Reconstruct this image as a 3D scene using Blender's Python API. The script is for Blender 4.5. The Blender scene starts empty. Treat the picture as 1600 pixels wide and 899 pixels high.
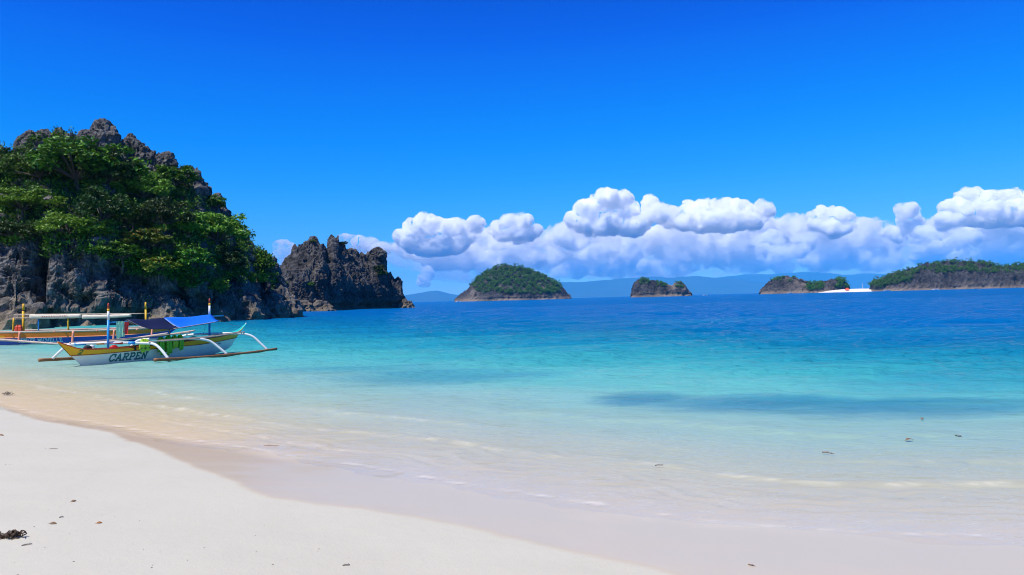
import bpy, math, random
import numpy as np
from mathutils import Vector, Matrix
from mathutils.bvhtree import BVHTree

R = math.radians
random.seed(7)
rng = np.random.default_rng(11)
scene = bpy.context.scene
C = scene.collection

# ------------------------------------------------------------------ camera
F, SLOPE, CAMZ = 1244.4, 0.0257, 2.0          # focal length in photo pixels, horizon slope, eye height over the water
roll = math.atan(SLOPE)
pitch = math.atan(18.4 * math.cos(roll) / F)
c_f = Vector((0, math.cos(pitch), math.sin(pitch)))
c_u0 = Vector((0, -math.sin(pitch), math.cos(pitch)))
c_r0 = Vector((1, 0, 0))
c_r = c_r0 * math.cos(roll) - c_u0 * math.sin(roll)
c_u = c_r0 * math.sin(roll) + c_u0 * math.cos(roll)
cam = bpy.data.cameras.new('camera')
cam.sensor_width = 36.0
cam.lens = 36.0 * F / 1600.0
cam.clip_start = 0.05
cam.clip_end = 120000
camo = bpy.data.objects.new('camera', cam)
C.objects.link(camo)
m = Matrix((c_r, c_u, -c_f)).transposed().to_4x4()
m.translation = (0, 0, CAMZ)
camo.matrix_world = m
scene.camera = camo

# ------------------------------------------------------------------ sky and sun
SUN_EL, SUN_AZ = R(61), R(-132)               # azimuth from +Y towards +X: behind the left shoulder
sun_dir = Vector((math.sin(SUN_AZ) * math.cos(SUN_EL), math.cos(SUN_AZ) * math.cos(SUN_EL), math.sin(SUN_EL)))
w = bpy.data.worlds.new('World')
scene.world = w
w.use_nodes = True
wt = w.node_tree
wt.nodes.clear()
sky = wt.nodes.new('ShaderNodeTexSky')
sky.sky_type = 'NISHITA'
sky.sun_disc = False
sky.sun_elevation = SUN_EL
sky.sun_rotation = SUN_AZ
sky.altitude = 0
sky.air_density = 1.0
sky.dust_density = 0.0
sky.ozone_density = 1.0
SKY = 0.11
def scl(v, src):
    n = wt.nodes.new('ShaderNodeVectorMath'); n.operation = 'SCALE'; n.inputs['Scale'].default_value = v
    wt.links.new(src, n.inputs[0]); return n.outputs[0]
# the picture's deep tropical blue: a tone curve per channel on the sky's own gradient
cv = wt.nodes.new('ShaderNodeRGBCurve')
for ci, pts in enumerate([[(0, 0), (0.19, 0.002), (0.30, 0.006), (0.42, 0.035), (0.68, 0.16), (1, 0.36)],
                          [(0, 0), (0.12, 0.02), (0.2, 0.045), (0.28, 0.082), (0.33, 0.132), (0.42, 0.21), (0.56, 0.31), (0.8, 0.49), (1, 0.74)],
                          [(0, 0), (0.2, 0.07), (0.3, 0.19), (0.38, 0.36), (0.46, 0.60), (0.52, 0.71), (0.61, 0.79), (0.7, 0.84), (1, 1.05)]]):
    cu = cv.mapping.curves[ci]
    while len(cu.points) < len(pts): cu.points.new(0.5, 0.5)
    for p, q in zip(cu.points, pts): p.location = q
cv.mapping.update()
bg = wt.nodes.new('ShaderNodeBackground')
bg.inputs['Strength'].default_value = SKY
wo = wt.nodes.new('ShaderNodeOutputWorld')
wt.links.new(scl(SKY, sky.outputs[0]), cv.inputs['Color'])
wt.links.new(scl(1 / SKY, cv.outputs[0]), bg.inputs[0])
wt.links.new(bg.outputs[0], wo.inputs[0])

sl = bpy.data.lights.new('sun', 'SUN')
sl.energy = 5.0
sl.angle = R(0.53)
sl.color = (1.0, 0.93, 0.81)
so = bpy.data.objects.new('sun', sl)
C.objects.link(so)
so.location = (0, 0, 60)
so.rotation_euler = (-sun_dir).to_track_quat('-Z', 'Y').to_euler()

vs = scene.view_settings
vs.view_transform = 'Standard'
vs.look = 'None'
vs.exposure = 0.33
vs.gamma = 1.0
vs.use_curve_mapping = False
scene.render.engine = 'CYCLES'
cy = scene.cycles
cy.use_denoising = True
cy.filter_width = 1.1
cy.max_bounces = 40
cy.diffuse_bounces = 3
cy.glossy_bounces = 3
cy.transmission_bounces = 4
cy.transparent_max_bounces = 12
cy.volume_bounces = 40
cy.volume_step_rate = 0.22
cy.volume_max_steps = 200
cy.caustics_reflective = False
cy.caustics_refractive = False

# ------------------------------------------------------------------ helpers
def ray(px, py):
    return c_f + c_r * ((px - 800.0) / F) + c_u * ((449.5 - py) / F)
def at_y(px, py, y):
    d = ray(px, py); k = y / d.y
    return Vector((d.x * k, y, CAMZ + d.z * k))
def at_z(px, py, z=0.0):
    d = ray(px, py); k = (z - CAMZ) / d.z
    return Vector((d.x * k, d.y * k, z))
def to_px(P):
    P = np.asarray(P, float) - np.array([0, 0, CAMZ])
    x = P @ np.array(c_r); y = P @ np.array(c_u); z = P @ np.array(c_f)
    return 800 + F * x / z, 449.5 - F * y / z

def hash3(ix, iy, iz, seed):
    h = (ix.astype(np.int64) * 374761393 + iy.astype(np.int64) * 668265263 + iz.astype(np.int64) * 2147483647 + seed * 1274126177) & 0xFFFFFFFF
    h = ((h ^ (h >> 13)) * 1274126177) & 0xFFFFFFFF
    h = ((h ^ (h >> 16)) * 2246822519) & 0xFFFFFFFF
    return (h ^ (h >> 15)) & 0xFFFFFFFF
def vnoise(P, seed=0):
    """gradient noise in about -1..1 for an (n,3) array"""
    P = np.asarray(P, float)
    i = np.floor(P); f = P - i; i = i.astype(np.int64)
    u = f * f * f * (f * (f * 6 - 15) + 10)
    out = 0
    for dx in (0, 1):
        for dy in (0, 1):
            for dz in (0, 1):
                h = hash3(i[:, 0] + dx, i[:, 1] + dy, i[:, 2] + dz, seed)
                gx = ((h & 1023) / 511.5 - 1); gy = (((h >> 10) & 1023) / 511.5 - 1); gz = (((h >> 20) & 1023) / 511.5 - 1)
                g = gx * (f[:, 0] - dx) + gy * (f[:, 1] - dy) + gz * (f[:, 2] - dz)
                wx = u[:, 0] if dx else 1 - u[:, 0]; wy = u[:, 1] if dy else 1 - u[:, 1]; wz = u[:, 2] if dz else 1 - u[:, 2]
                out = out + g * wx * wy * wz
    return out * 1.25
def fbm(P, octs=4, seed=0, gain=0.5):
    P = np.asarray(P, float); a = 1.0; s = 0; t = 0
    for o in range(octs):
        s = s + a * vnoise(P * (2.03 ** o) + o * 17.3, seed + o); t += a; a *= gain
    return s / t
def ridged(P, octs=4, seed=0, gain=0.5):
    P = np.asarray(P, float); a = 1.0; s = 0; t = 0
    for o in range(octs):
        s = s + a * (1 - 2 * np.abs(vnoise(P * (2.1 ** o) + o * 11.7, seed + o))); t += a; a *= gain
    return s / t
def worley(P, seed=0):
    """F1 and F2-F1 distances"""
    P = np.asarray(P, float)
    i = np.floor(P).astype(np.int64)
    f1 = np.full(len(P), 9.0); f2 = np.full(len(P), 9.0)
    for dx in (-1, 0, 1):
        for dy in (-1, 0, 1):
            for dz in (-1, 0, 1):
                cx, cy_, cz = i[:, 0] + dx, i[:, 1] + dy, i[:, 2] + dz
                h = hash3(cx, cy_, cz, seed)
                q = np.stack([cx + (h & 1023) / 1023.0, cy_ + ((h >> 10) & 1023) / 1023.0, cz + ((h >> 20) & 1023) / 1023.0], 1)
                d = np.sqrt(((P - q) ** 2).sum(1))
                f2 = np.minimum(f2, np.maximum(d, f1)); f1 = np.minimum(f1, d)
    return f1, f2 - f1
def sstep(a, b, x):
    t = np.clip((x - a) / (b - a), 0, 1)
    return t * t * (3 - 2 * t)

def mesh_np(name, V, faces, smooth=True):
    """faces: (n,3) or (n,4) int array, or a list of tuples"""
    me = bpy.data.meshes.new(name)
    V = np.asarray(V, np.float32)
    if isinstance(faces, np.ndarray):
        n, k = faces.shape
        me.vertices.add(len(V)); me.vertices.foreach_set('co', V.ravel())
        me.loops.add(n * k); me.loops.foreach_set('vertex_index', faces.astype(np.int32).ravel())
        me.polygons.add(n)
        me.polygons.foreach_set('loop_start', np.arange(0, n * k, k, dtype=np.int32))
        me.update(calc_edges=True)
    else:
        me.from_pydata(V.tolist(), [], faces)
        me.update()
    me.polygons.foreach_set('use_smooth', np.full(len(me.polygons), smooth))
    return me
def attr(me, name, vals):
    a = me.attributes.new(name, 'FLOAT', 'POINT')
    a.data.foreach_set('value', np.asarray(vals, np.float32))
def obj(name, me, mat=None, parent=None, label=None, cat=None, group=None, kind=None):
    o = bpy.data.objects.new(name, me)
    C.objects.link(o)
    if mat and me is not None:
        me.materials.clear(); me.materials.append(mat)
    if parent: o.parent = parent
    if label: o['label'] = label
    if cat: o['category'] = cat
    if group: o['group'] = group
    if kind: o['kind'] = kind
    return o
def empty(name, loc, label, cat, group=None, rz=0.0):
    o = obj(name, None, None, None, label, cat, group)
    o.location = loc; o.rotation_euler = (0, 0, rz); o.empty_display_size = 0.3
    return o
def grid_faces(nu, nv, wrap_u=False):
    i = np.arange(nu if wrap_u else nu - 1); j = np.arange(nv - 1)
    I, J = np.meshgrid(i, j, indexing='ij')
    I2 = (I + 1) % nu
    return np.stack([I * nv + J, I2 * nv + J, I2 * nv + J + 1, I * nv + J + 1], -1).reshape(-1, 4)

class MB:
    """collects simple shapes for one mesh"""
    def __init__(s): s.v = []; s.f = []
    def add(s, v, f):
        b = len(s.v); s.v += [tuple(x) for x in v]; s.f += [tuple(i + b for i in q) for q in f]; return s
    def box(s, c, size, M=None):
        x, y, z = size[0] / 2, size[1] / 2, size[2] / 2
        v = [Vector((sx * x, sy * y, sz * z)) for sx in (-1, 1) for sy in (-1, 1) for sz in (-1, 1)]
        if M is not None: v = [M @ q for q in v]
        v = [q + Vector(c) for q in v]
        return s.add(v, [(0, 1, 3, 2), (4, 6, 7, 5), (0, 4, 5, 1), (2, 3, 7, 6), (0, 2, 6, 4), (1, 5, 7, 3)])
    def tube(s, pts, rad, seg=8, cap=True):
        pts = [Vector(p) for p in pts]
        if not hasattr(rad, '__len__'): rad = [rad] * len(pts)
        v = []; f = []
        up = Vector((0, 0, 1)); nrm = None
        for i, p in enumerate(pts):
            t = (pts[min(i + 1, len(pts) - 1)] - pts[max(i - 1, 0)]).normalized()
            if nrm is None:
                nrm = t.cross(up)
                if nrm.length < 1e-3: nrm = t.cross(Vector((1, 0, 0)))
            nrm = (nrm - t * nrm.dot(t)).normalized(); b = t.cross(nrm)
            for k in range(seg):
                a = 2 * math.pi * k / seg
                v.append(p + (nrm * math.cos(a) + b * math.sin(a)) * rad[i])
        for i in range(len(pts) - 1):
            for k in range(seg):
                k2 = (k + 1) % seg
                f.append((i * seg + k, i * seg + k2, (i + 1) * seg + k2, (i + 1) * seg + k))
        if cap:
            f.append(tuple(range(seg - 1, -1, -1))); f.append(tuple((len(pts) - 1) * seg + k for k in range(seg)))
        return s.add(v, f)
    def sheet(s, P, nu, nv, th=0.0):
        """P: nu*nv points; th>0 gives a closed slab"""
        P = [Vector(p) for p in P]
        f = [tuple(q) for q in grid_faces(nu, nv).tolist()]
        if th <= 0: return s.add(P, f)
        n = len(P); N = []
        for i in range(nu):
            for j in range(nv):
                a = P[min(i + 1, nu - 1) * nv + j] - P[max(i - 1, 0) * nv + j]
                b = P[i * nv + min(j + 1, nv - 1)] - P[i * nv + max(j - 1, 0)]
                N.append(a.cross(b).normalized() * th)
        Q = [p - k for p, k in zip(P, N)]
        f2 = [tuple(n + x for x in reversed(q)) for q in f]
        rim = [i * nv for i in range(nu)] + [(nu - 1) * nv + j for j in range(1, nv)] + [i * nv + nv - 1 for i in range(nu - 2, -1, -1)] + [j for j in range(nv - 2, 0, -1)]
        side = [(rim[(k + 1) % len(rim)], rim[k], n + rim[k], n + rim[(k + 1) % len(rim)]) for k in range(len(rim))]
        return s.add(P + Q, f + f2 + side)
    def build(s, name, mat, parent=None, smooth=False, **kw):
        me = mesh_np(name, np.array([tuple(x) for x in s.v]), s.f, smooth)
        return obj(name, me, mat, parent, **kw)

def ico(sub):
    import bmesh
    bm = bmesh.new(); bmesh.ops.create_icosphere(bm, subdivisions=sub, radius=1.0)
    bm.verts.ensure_lookup_table()
    v = np.array([q.co[:] for q in bm.verts]); f = np.array([[q.index for q in fc.verts] for fc in bm.faces]); bm.free()
    return v, f
ICO2 = ico(2)

# ------------------------------------------------------------------ materials
def new_mat(name):
    mt = bpy.data.materials.new(name); mt.use_nodes = True
    t = mt.node_tree; t.nodes.clear()
    return mt, t
def nd(t, kind, ins=None, **props):
    n = t.nodes.new('ShaderNode' + kind)
    for k, v in props.items(): setattr(n, k, v)
    for k, v in (ins or {}).items():
        s = n.inputs[k]
        if isinstance(v, bpy.types.NodeSocket): t.links.new(v, s)
        else: s.default_value = v
    return n
def ramp(t, fac, stops, interp='LINEAR'):
    r = nd(t, 'ValToRGB', {0: fac}); cr = r.color_ramp; cr.interpolation = interp
    while len(cr.elements) < len(stops): cr.elements.new(0.5)
    for e, (p, c) in zip(cr.elements, stops):
        e.position = p; e.color = (c, c, c, 1) if not hasattr(c, '__len__') else (*c, 1)
    return r.outputs[0]
def mixc(t, fac, a, b, mode='MIX'):
    n = nd(t, 'MixRGB', blend_type=mode)
    for k, v in ((0, fac), (1, a), (2, b)):
        if isinstance(v, bpy.types.NodeSocket): t.links.new(v, n.inputs[k])
        else: n.inputs[k].default_value = v if k == 0 else (*v, 1)
    return n.outputs[0]
def math_(t, op, a, b=0.0, c=0.0, clamp=False):
    n = nd(t, 'Math', operation=op, use_clamp=clamp)
    for k, v in ((0, a), (1, b), (2, c)):
        if isinstance(v, bpy.types.NodeSocket): t.links.new(v, n.inputs[k])
        else: n.inputs[k].default_value = v
    return n.outputs[0]
def out(t, shader, vol=None):
    o = nd(t, 'OutputMaterial')
    if shader is not None: t.links.new(shader, o.inputs[0])
    if vol is not None: t.links.new(vol, o.inputs[1])
def objcoord(t, scale=(1, 1, 1), world=True):
    if world: c = nd(t, 'NewGeometry').outputs['Position']
    else: c = nd(t, 'TexCoord').outputs['Object']
    return nd(t, 'Mapping', {0: c, 'Scale': scale}).outputs[0]

def paint(name, col, rough=0.45, wear=0.12, scale=6.0, spec=0.4):
    """weathered paint: faint blotches and a little dirt"""
    mt, t = new_mat(name)
    c = objcoord(t, world=False)
    n = nd(t, 'TexNoise', {'Vector': c, 'Scale': scale, 'Detail': 6.0, 'Roughness': 0.65}).outputs[0]
    n2 = nd(t, 'TexNoise', {'Vector': c, 'Scale': scale * 5, 'Detail': 4.0}).outputs[0]
    dark = tuple(x * (1 - wear * 2.2) for x in col)
    k = mixc(t, ramp(t, n, [(0.35, 0.0), (0.75, 1.0)]), col, dark)
    k = mixc(t, math_(t, 'MULTIPLY', ramp(t, n2, [(0.58, 0.0), (0.72, 1.0)]), wear * 2), k, (0.25, 0.22, 0.18))
    b = nd(t, 'Bump', {'Height': n2, 'Strength': 0.15, 'Distance': 0.01}).outputs[0]
    p = nd(t, 'BsdfPrincipled', {'Base Color': k, 'Roughness': rough, 'Normal': b, 'Specular IOR Level': spec})
    out(t, p.outputs[0])
    return mt
def bamboo_mat(name, col):
    mt, t = new_mat(name)
    c = objcoord(t, world=False)
    n = nd(t, 'TexNoise', {'Vector': c, 'Scale': 7.0, 'Detail': 5.0}).outputs[0]
    k = mixc(t, n, tuple(x * 0.55 for x in col), tuple(min(1, x * 1.35) for x in col))
    p = nd(t, 'BsdfPrincipled', {'Base Color': k, 'Roughness': 0.6})
    out(t, p.outputs[0])
    return mt
def cloth_mat(name, col, trans=0.25):
    mt, t = new_mat(name)
    c = objcoord(t, world=False)
    n = nd(t, 'TexNoise', {'Vector': c, 'Scale': 9.0, 'Detail': 4.0}).outputs[0]
    k = mixc(t, n, tuple(x * 0.75 for x in col), tuple(min(1, x * 1.15) for x in col))
    d = nd(t, 'BsdfDiffuse', {'Color': k}); tr = nd(t, 'BsdfTranslucent', {'Color': k})
    g = nd(t, 'BsdfGlossy', {'Color': (1, 1, 1, 1), 'Roughness': 0.5})
    a = nd(t, 'MixShader', {0: trans, 1: d.outputs[0], 2: tr.outputs[0]})
    a = nd(t, 'MixShader', {0: 0.04, 1: a.outputs[0], 2: g.outputs[0]})
    out(t, a.outputs[0])
    return mt
def rock_mat(name, dark, light, scale=1.0, tan=(0.30, 0.235, 0.15), tide=2.5, bump=1.0):
    """pitted grey limestone, iron-stained near the tide line"""
    mt, t = new_mat(name)
    pos = nd(t, 'NewGeometry').outputs['Position']
    c = nd(t, 'Mapping', {0: pos, 'Scale': (1 / scale, 1 / scale, 0.55 / scale)}).outputs[0]
    n1 = nd(t, 'TexNoise', {'Vector': c, 'Scale': 0.55, 'Detail': 7.0, 'Roughness': 0.68}).outputs[0]
    n2 = nd(t, 'TexNoise', {'Vector': c, 'Scale': 3.2, 'Detail': 6.0, 'Roughness': 0.7}).outputs[0]
    n3 = nd(t, 'TexNoise', {'Vector': c, 'Scale': 0.16, 'Detail': 3.0}).outputs[0]
    k = mixc(t, ramp(t, n1, [(0.34, 0.0), (0.66, 1.0)]), dark, light)
    k = mixc(t, ramp(t, n2, [(0.38, 0.75), (0.6, 0.0)]), k, tuple(x * 0.45 for x in dark))
    z = nd(t, 'SeparateXYZ', {0: pos}).outputs[2]
    band = nd(t, 'MapRange', {0: z, 1: 0.0, 2: tide * scale, 3: 0.75, 4: 0.0}).outputs[0]
    band = math_(t, 'MULTIPLY', band, ramp(t, n3, [(0.35, 0.25), (0.6, 1.0)]))
    stain = math_(t, 'MULTIPLY', ramp(t, n3, [(0.55, 0.0), (0.68, 0.55)]), ramp(t, n1, [(0.4, 0.0), (0.6, 1.0)]))
    k = mixc(t, math_(t, 'MAXIMUM', band, math_(t, 'MULTIPLY', stain, nd(t, 'MapRange', {0: z, 1: 4.0 * scale, 2: 14 * scale, 3: 1.0, 4: 0.0}).outputs[0])), k, tan)
    h = math_(t, 'ADD', n1, math_(t, 'MULTIPLY', n2, 0.5))
    b = nd(t, 'Bump', {'Height': h, 'Strength': 0.9 * bump, 'Distance': 0.5 * scale}).outputs[0]
    p = nd(t, 'BsdfPrincipled', {'Base Color': k, 'Roughness': 0.9, 'Normal': b, 'Specular IOR Level': 0.25})
    out(t, p.outputs[0])
    return mt
def leaf_mat(name, cols, trans=0.28):
    """leaf colours vary leaf by leaf"""
    mt, t = new_mat(name)
    r = nd(t, 'NewGeometry').outputs['Random Per Island']
    oi = nd(t, 'ObjectInfo').outputs['Random']
    k = ramp(t, r, [(i / max(1, len(cols) - 1), c) for i, c in enumerate(cols)])
    k = nd(t, 'HueSaturation', {'Hue': math_(t, 'ADD', 0.485, math_(t, 'MULTIPLY', oi, 0.03)), 'Value': math_(t, 'ADD', 0.8, math_(t, 'MULTIPLY', oi, 0.4)), 'Color': k}).outputs[0]
    d = nd(t, 'BsdfPrincipled', {'Base Color': k, 'Roughness': 0.5, 'Specular IOR Level': 0.35})
    tr = nd(t, 'BsdfTranslucent', {'Color': mixc(t, 0.5, k, (0.16, 0.24, 0.02))})
    a = nd(t, 'MixShader', {0: trans, 1: d.outputs[0], 2: tr.outputs[0]})
    out(t, a.outputs[0])
    return mt

M = {}
M['rock'] = rock_mat('limestone', (0.024, 0.0235, 0.0245), (0.255, 0.25, 0.245))
M['rock_far'] = rock_mat('far_limestone', (0.014, 0.0135, 0.015), (0.10, 0.098, 0.10), scale=9.0, tan=(0.30, 0.24, 0.18), tide=1.2, bump=0.8)
M['rock_mid'] = rock_mat('mid_limestone', (0.030, 0.0295, 0.030), (0.155, 0.152, 0.15), scale=2.0, tide=2.0)
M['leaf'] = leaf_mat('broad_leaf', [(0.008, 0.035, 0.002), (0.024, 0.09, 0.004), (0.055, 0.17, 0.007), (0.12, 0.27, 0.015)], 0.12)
M['leaf_dark'] = leaf_mat('dark_leaf', [(0.005, 0.022, 0.002), (0.013, 0.045, 0.004), (0.03, 0.085, 0.007)], 0.08)  # dark green, deepened so the foliage shade sits in the leaf colour
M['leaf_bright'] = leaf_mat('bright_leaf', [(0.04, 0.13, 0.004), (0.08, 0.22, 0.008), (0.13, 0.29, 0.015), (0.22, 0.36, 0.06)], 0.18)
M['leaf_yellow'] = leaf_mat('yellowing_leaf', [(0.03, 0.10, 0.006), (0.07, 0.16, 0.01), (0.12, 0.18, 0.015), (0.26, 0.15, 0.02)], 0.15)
M['forest'] = leaf_mat('forest_leaf', [(0.02, 0.07, 0.005), (0.04, 0.13, 0.008), (0.065, 0.18, 0.012), (0.09, 0.20, 0.02)], 0.1)
M['bark'] = bamboo_mat('bark', (0.09, 0.075, 0.06))

# sand: dry above, wet and glossy by the swash; 'wet' is a vertex attribute that follows the reach of the last wave
def sand_mat():
    mt, t = new_mat('sand')
    pos = nd(t, 'NewGeometry').outputs['Position']
    wet = nd(t, 'Attribute', attribute_name='wet').outputs['Fac']
    film = nd(t, 'Attribute', attribute_name='film').outputs['Fac']
    n1 = nd(t, 'TexNoise', {'Vector': pos, 'Scale': 0.8, 'Detail': 5.0}).outputs[0]
    n2 = nd(t, 'TexNoise', {'Vector': pos, 'Scale': 60.0, 'Detail': 3.0}).outputs[0]
    n3 = nd(t, 'TexNoise', {'Vector': pos, 'Scale': 9.0, 'Detail': 5.0, 'Roughness': 0.6}).outputs[0]
    dry = mixc(t, n1, (0.437, 0.424, 0.352), (0.478, 0.468, 0.40))
    dry = mixc(t, ramp(t, n2, [(0.60, 0.0), (0.75, 0.30)]), dry, (0.31, 0.28, 0.24))
    wetc = mixc(t, n1, (0.378, 0.30, 0.195), (0.425, 0.345, 0.235))
    wetc = mixc(t, ramp(t, nd(t, 'SeparateXYZ', {0: pos}).outputs[2], [(0.0, 1.0), (0.03, 0.0)]), wetc, (0.61, 0.495, 0.315))
    k = mixc(t, wet, dry, wetc)
    k = mixc(t, math_(t, 'MULTIPLY', film, 0.85), k, (0.49, 0.445, 0.35))  # paler base colour under the film stands in for its sky sheen
    rough = math_(t, 'SUBTRACT', 0.92, math_(t, 'MULTIPLY', wet, 0.42))
    b = nd(t, 'Bump', {'Height': math_(t, 'ADD', n2, math_(t, 'MULTIPLY', n3, 2.0)), 'Strength': math_(t, 'SUBTRACT', 0.25, math_(t, 'MULTIPLY', wet, 0.2)), 'Distance': 0.01}).outputs[0]
    p = nd(t, 'BsdfPrincipled', {'Base Color': k, 'Roughness': rough, 'Normal': b, 'Specular IOR Level': 0.3,
                                 'Coat Weight': math_(t, 'MULTIPLY', film, 0.28), 'Coat Roughness': 0.08, 'Coat IOR': 1.33})
    out(t, p.outputs[0])
    return mt
M['sand'] = sand_mat()

def sea_mat():
    mt, t = new_mat('sea_water')
    geo = nd(t, 'NewGeometry')
    pos = geo.outputs['Position']
    dep = nd(t, 'Attribute', attribute_name='depth').outputs['Fac']
    weed = nd(t, 'Attribute', attribute_name='weed').outputs['Fac']
    foam = nd(t, 'Attribute', attribute_name='foam').outputs['Fac']
    big = nd(t, 'TexNoise', {'Vector': nd(t, 'Mapping', {0: pos, 'Scale': (0.05, 0.13, 0.1)}).outputs[0], 'Scale': 1.0, 'Detail': 4.0}).outputs[0]
    dp = math_(t, 'MULTIPLY', dep, math_(t, 'ADD', 0.72, math_(t, 'MULTIPLY', big, 0.56)))
    body = ramp(t, math_(t, 'DIVIDE', dp, 9.0), [(0.0, (0.80, 0.66, 0.42)), (0.012, (0.70, 0.65, 0.47)), (0.022, (0.58, 0.66, 0.56)), (0.034, (0.42, 0.62, 0.56)), (0.075, (0.14, 0.48, 0.46)), (0.13, (0.05, 0.34, 0.36)), (0.19, (0.018, 0.25, 0.32)),
                                                 (0.28, (0.004, 0.165, 0.29)), (0.42, (0.001, 0.125, 0.30)), (0.75, (0.0005, 0.11, 0.34)), (1.0, (0.0005, 0.105, 0.34))])
    body = mixc(t, weed, body, (0.008, 0.18, 0.33))
    cover = math_(t, 'SUBTRACT', 1.0, math_(t, 'POWER', 2.718, math_(t, 'MULTIPLY', dp, -1.9)))
    cover = math_(t, 'MAXIMUM', cover, math_(t, 'MULTIPLY', weed, 0.9))
    tint = mixc(t, math_(t, 'MULTIPLY', dp, 1.2, clamp=True), (1.0, 1.0, 1.0), (0.62, 0.92, 0.94))
    # ripples
    m1 = nd(t, 'Mapping', {0: pos, 'Scale': (1.0, 1.7, 1.0), 'Rotation': (0, 0, R(-12))}).outputs[0]
    r1 = nd(t, 'TexNoise', {'Vector': m1, 'Scale': 2.6, 'Detail': 3.0, 'Roughness': 0.55}).outputs[0]
    r2 = nd(t, 'TexNoise', {'Vector': m1, 'Scale': 0.6, 'Detail': 4.0, 'Roughness': 0.6}).outputs[0]
    r3 = nd(t, 'TexNoise', {'Vector': m1, 'Scale': 0.11, 'Detail': 3.0, 'Roughness': 0.6}).outputs[0]
    hgt = math_(t, 'ADD', math_(t, 'ADD', math_(t, 'MULTIPLY', r1, 0.085), math_(t, 'MULTIPLY', r2, 0.36)), math_(t, 'MULTIPLY', r3, 0.6))
    bst = nd(t, 'MapRange', {0: dep, 1: 0.05, 2: 1.8, 3: 0.30, 4: 0.9}).outputs[0]
    b = nd(t, 'Bump', {'Height': hgt, 'Strength': bst, 'Distance': 1.0}).outputs[0]
    tr = nd(t, 'BsdfTransparent', {'Color': tint})
    b2 = nd(t, 'Bump', {'Height': hgt, 'Strength': 1.0, 'Distance': nd(t, 'MapRange', {0: dep, 1: 0.1, 2: 2.5, 3: 0.3, 4: 2.2}).outputs[0]}).outputs[0]
    df = nd(t, 'BsdfDiffuse', {'Color': body, 'Normal': b2})
    base = nd(t, 'MixShader', {0: cover, 1: tr.outputs[0], 2: df.outputs[0]})
    fo = nd(t, 'BsdfDiffuse', {'Color': (0.80, 0.75, 0.64, 1)})
    base = nd(t, 'MixShader', {0: foam, 1: base.outputs[0], 2: fo.outputs[0]})
    fr = nd(t, 'Fresnel', {'IOR': 1.333, 'Normal': b}).outputs[0]
    fr = math_(t, 'MINIMUM', math_(t, 'MULTIPLY', fr, 0.45), 0.17)
    gl = nd(t, 'BsdfGlossy', {'Color': (1, 1, 1, 1), 'Roughness': 0.07, 'Normal': b})
    s = nd(t, 'MixShader', {0: fr, 1: base.outputs[0], 2: gl.outputs[0]})
    out(t, s.outputs[0])
    return mt
M['sea'] = sea_mat()

# ------------------------------------------------------------------ shore line, beach and sea bed
SHORE = np.array([(-420, 60), (-160, 110), (-90, 102), (-62, 86), (-47, 62), (-37, 45), (-27, 32), (-19.5, 24.8), (-14.6, 20.6), (-11.37, 17.62), (-9.25, 15.49), (-7.6, 14.25), (-6.31, 13.21),
                  (-4.84, 11.93), (-3.62, 11.11), (-2.7, 10.32), (-1.95, 9.84), (-0.92, 8.95), (-0.05, 8.27), (0.57, 7.82), (1.13, 7.41), (1.65, 7.09), (2.38, 6.77), (3.09, 6.54),
                  (3.99, 6.32), (6, 5.95), (10, 5.5), (20, 4.6), (45, 4), (110, 12), (400, 30)])
WETL = np.array([(-19.5, 24.0), (-14.4, 20.0), (-10.65, 16.51), (-8.58, 14.36), (-6.5, 12.75), (-5.75, 11.75), (-5.2, 11.3), (-4.51, 10.3), (-3.35, 8.95), (-2.61, 8.0), (-2.05, 7.57), (-1.35, 7.3),
                 (-0.6, 6.8), (0.2, 6.1), (0.86, 5.5), (1.3, 5.0), (3.0, 3.9), (6, 3.2), (20, 2.0), (60, 1.0)])
def sdist(P, line):
    """signed distance to a polyline, positive on its left-hand (+y, seaward) side"""
    best = np.full(len(P), 1e18); sg = np.ones(len(P))
    for a, b in zip(line[:-1], line[1:]):
        d = b - a; L2 = (d * d).sum()
        t = np.clip(((P - a) @ d) / L2, 0, 1)
        q = a + t[:, None] * d
        r = P - q
        dd = (r * r).sum(1)
        cr = d[0] * r[:, 1] - d[1] * r[:, 0]
        k = dd < best - 1e-12
        best = np.where(k, dd, best); sg = np.where(k, np.sign(cr) + (cr == 0), sg)
    return np.sqrt(best) * sg
def ground_z(P):
    P = np.asarray(P, float)
    s = sdist(P, SHORE)
    l = np.maximum(-s, 0); q = np.maximum(s, 0)
    P3 = np.c_[P, np.zeros(len(P))]
    z = 0.62 * (1 - np.exp(-l / 8.0)) - np.minimum(0.074 * q + 0.0007 * q * q, 14.0)
    z = z + 0.03 * vnoise(P3 * 0.35, 5) * sstep(0.3, 3, np.abs(s)) + 0.009 * fbm(P3 * 1.7, 3, 9) * sstep(-0.2, 1.5, l) + 0.006 * vnoise(P3 * np.array([1.1, 1.9, 1]), 21)
    rip = q * 1.0 + 0.9 * vnoise(P3 * 0.6, 23) + 0.35 * vnoise(P3 * 2.1, 24)            # sand ripples under the shallows
    z = z + 0.013 * sstep(0.15, 1.2, q) * np.sin(rip * 2 * math.pi / 0.38) * (0.5 + 0.5 * vnoise(P3 * 0.35, 25))
    return z, s
def ground_at(px, py):
    z = 0.1
    for _ in range(6):
        p = at_z(px, py, z); z = float(ground_z(np.array([[p.x, p.y]]))[0][0])
    return Vector((p.x, p.y, z))

def polar(r_list, a_list):
    A, Rr = np.meshgrid(a_list, r_list, indexing='ij')
    return np.stack([Rr * np.sin(A), Rr * np.cos(A)], -1).reshape(-1, 2)

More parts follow.
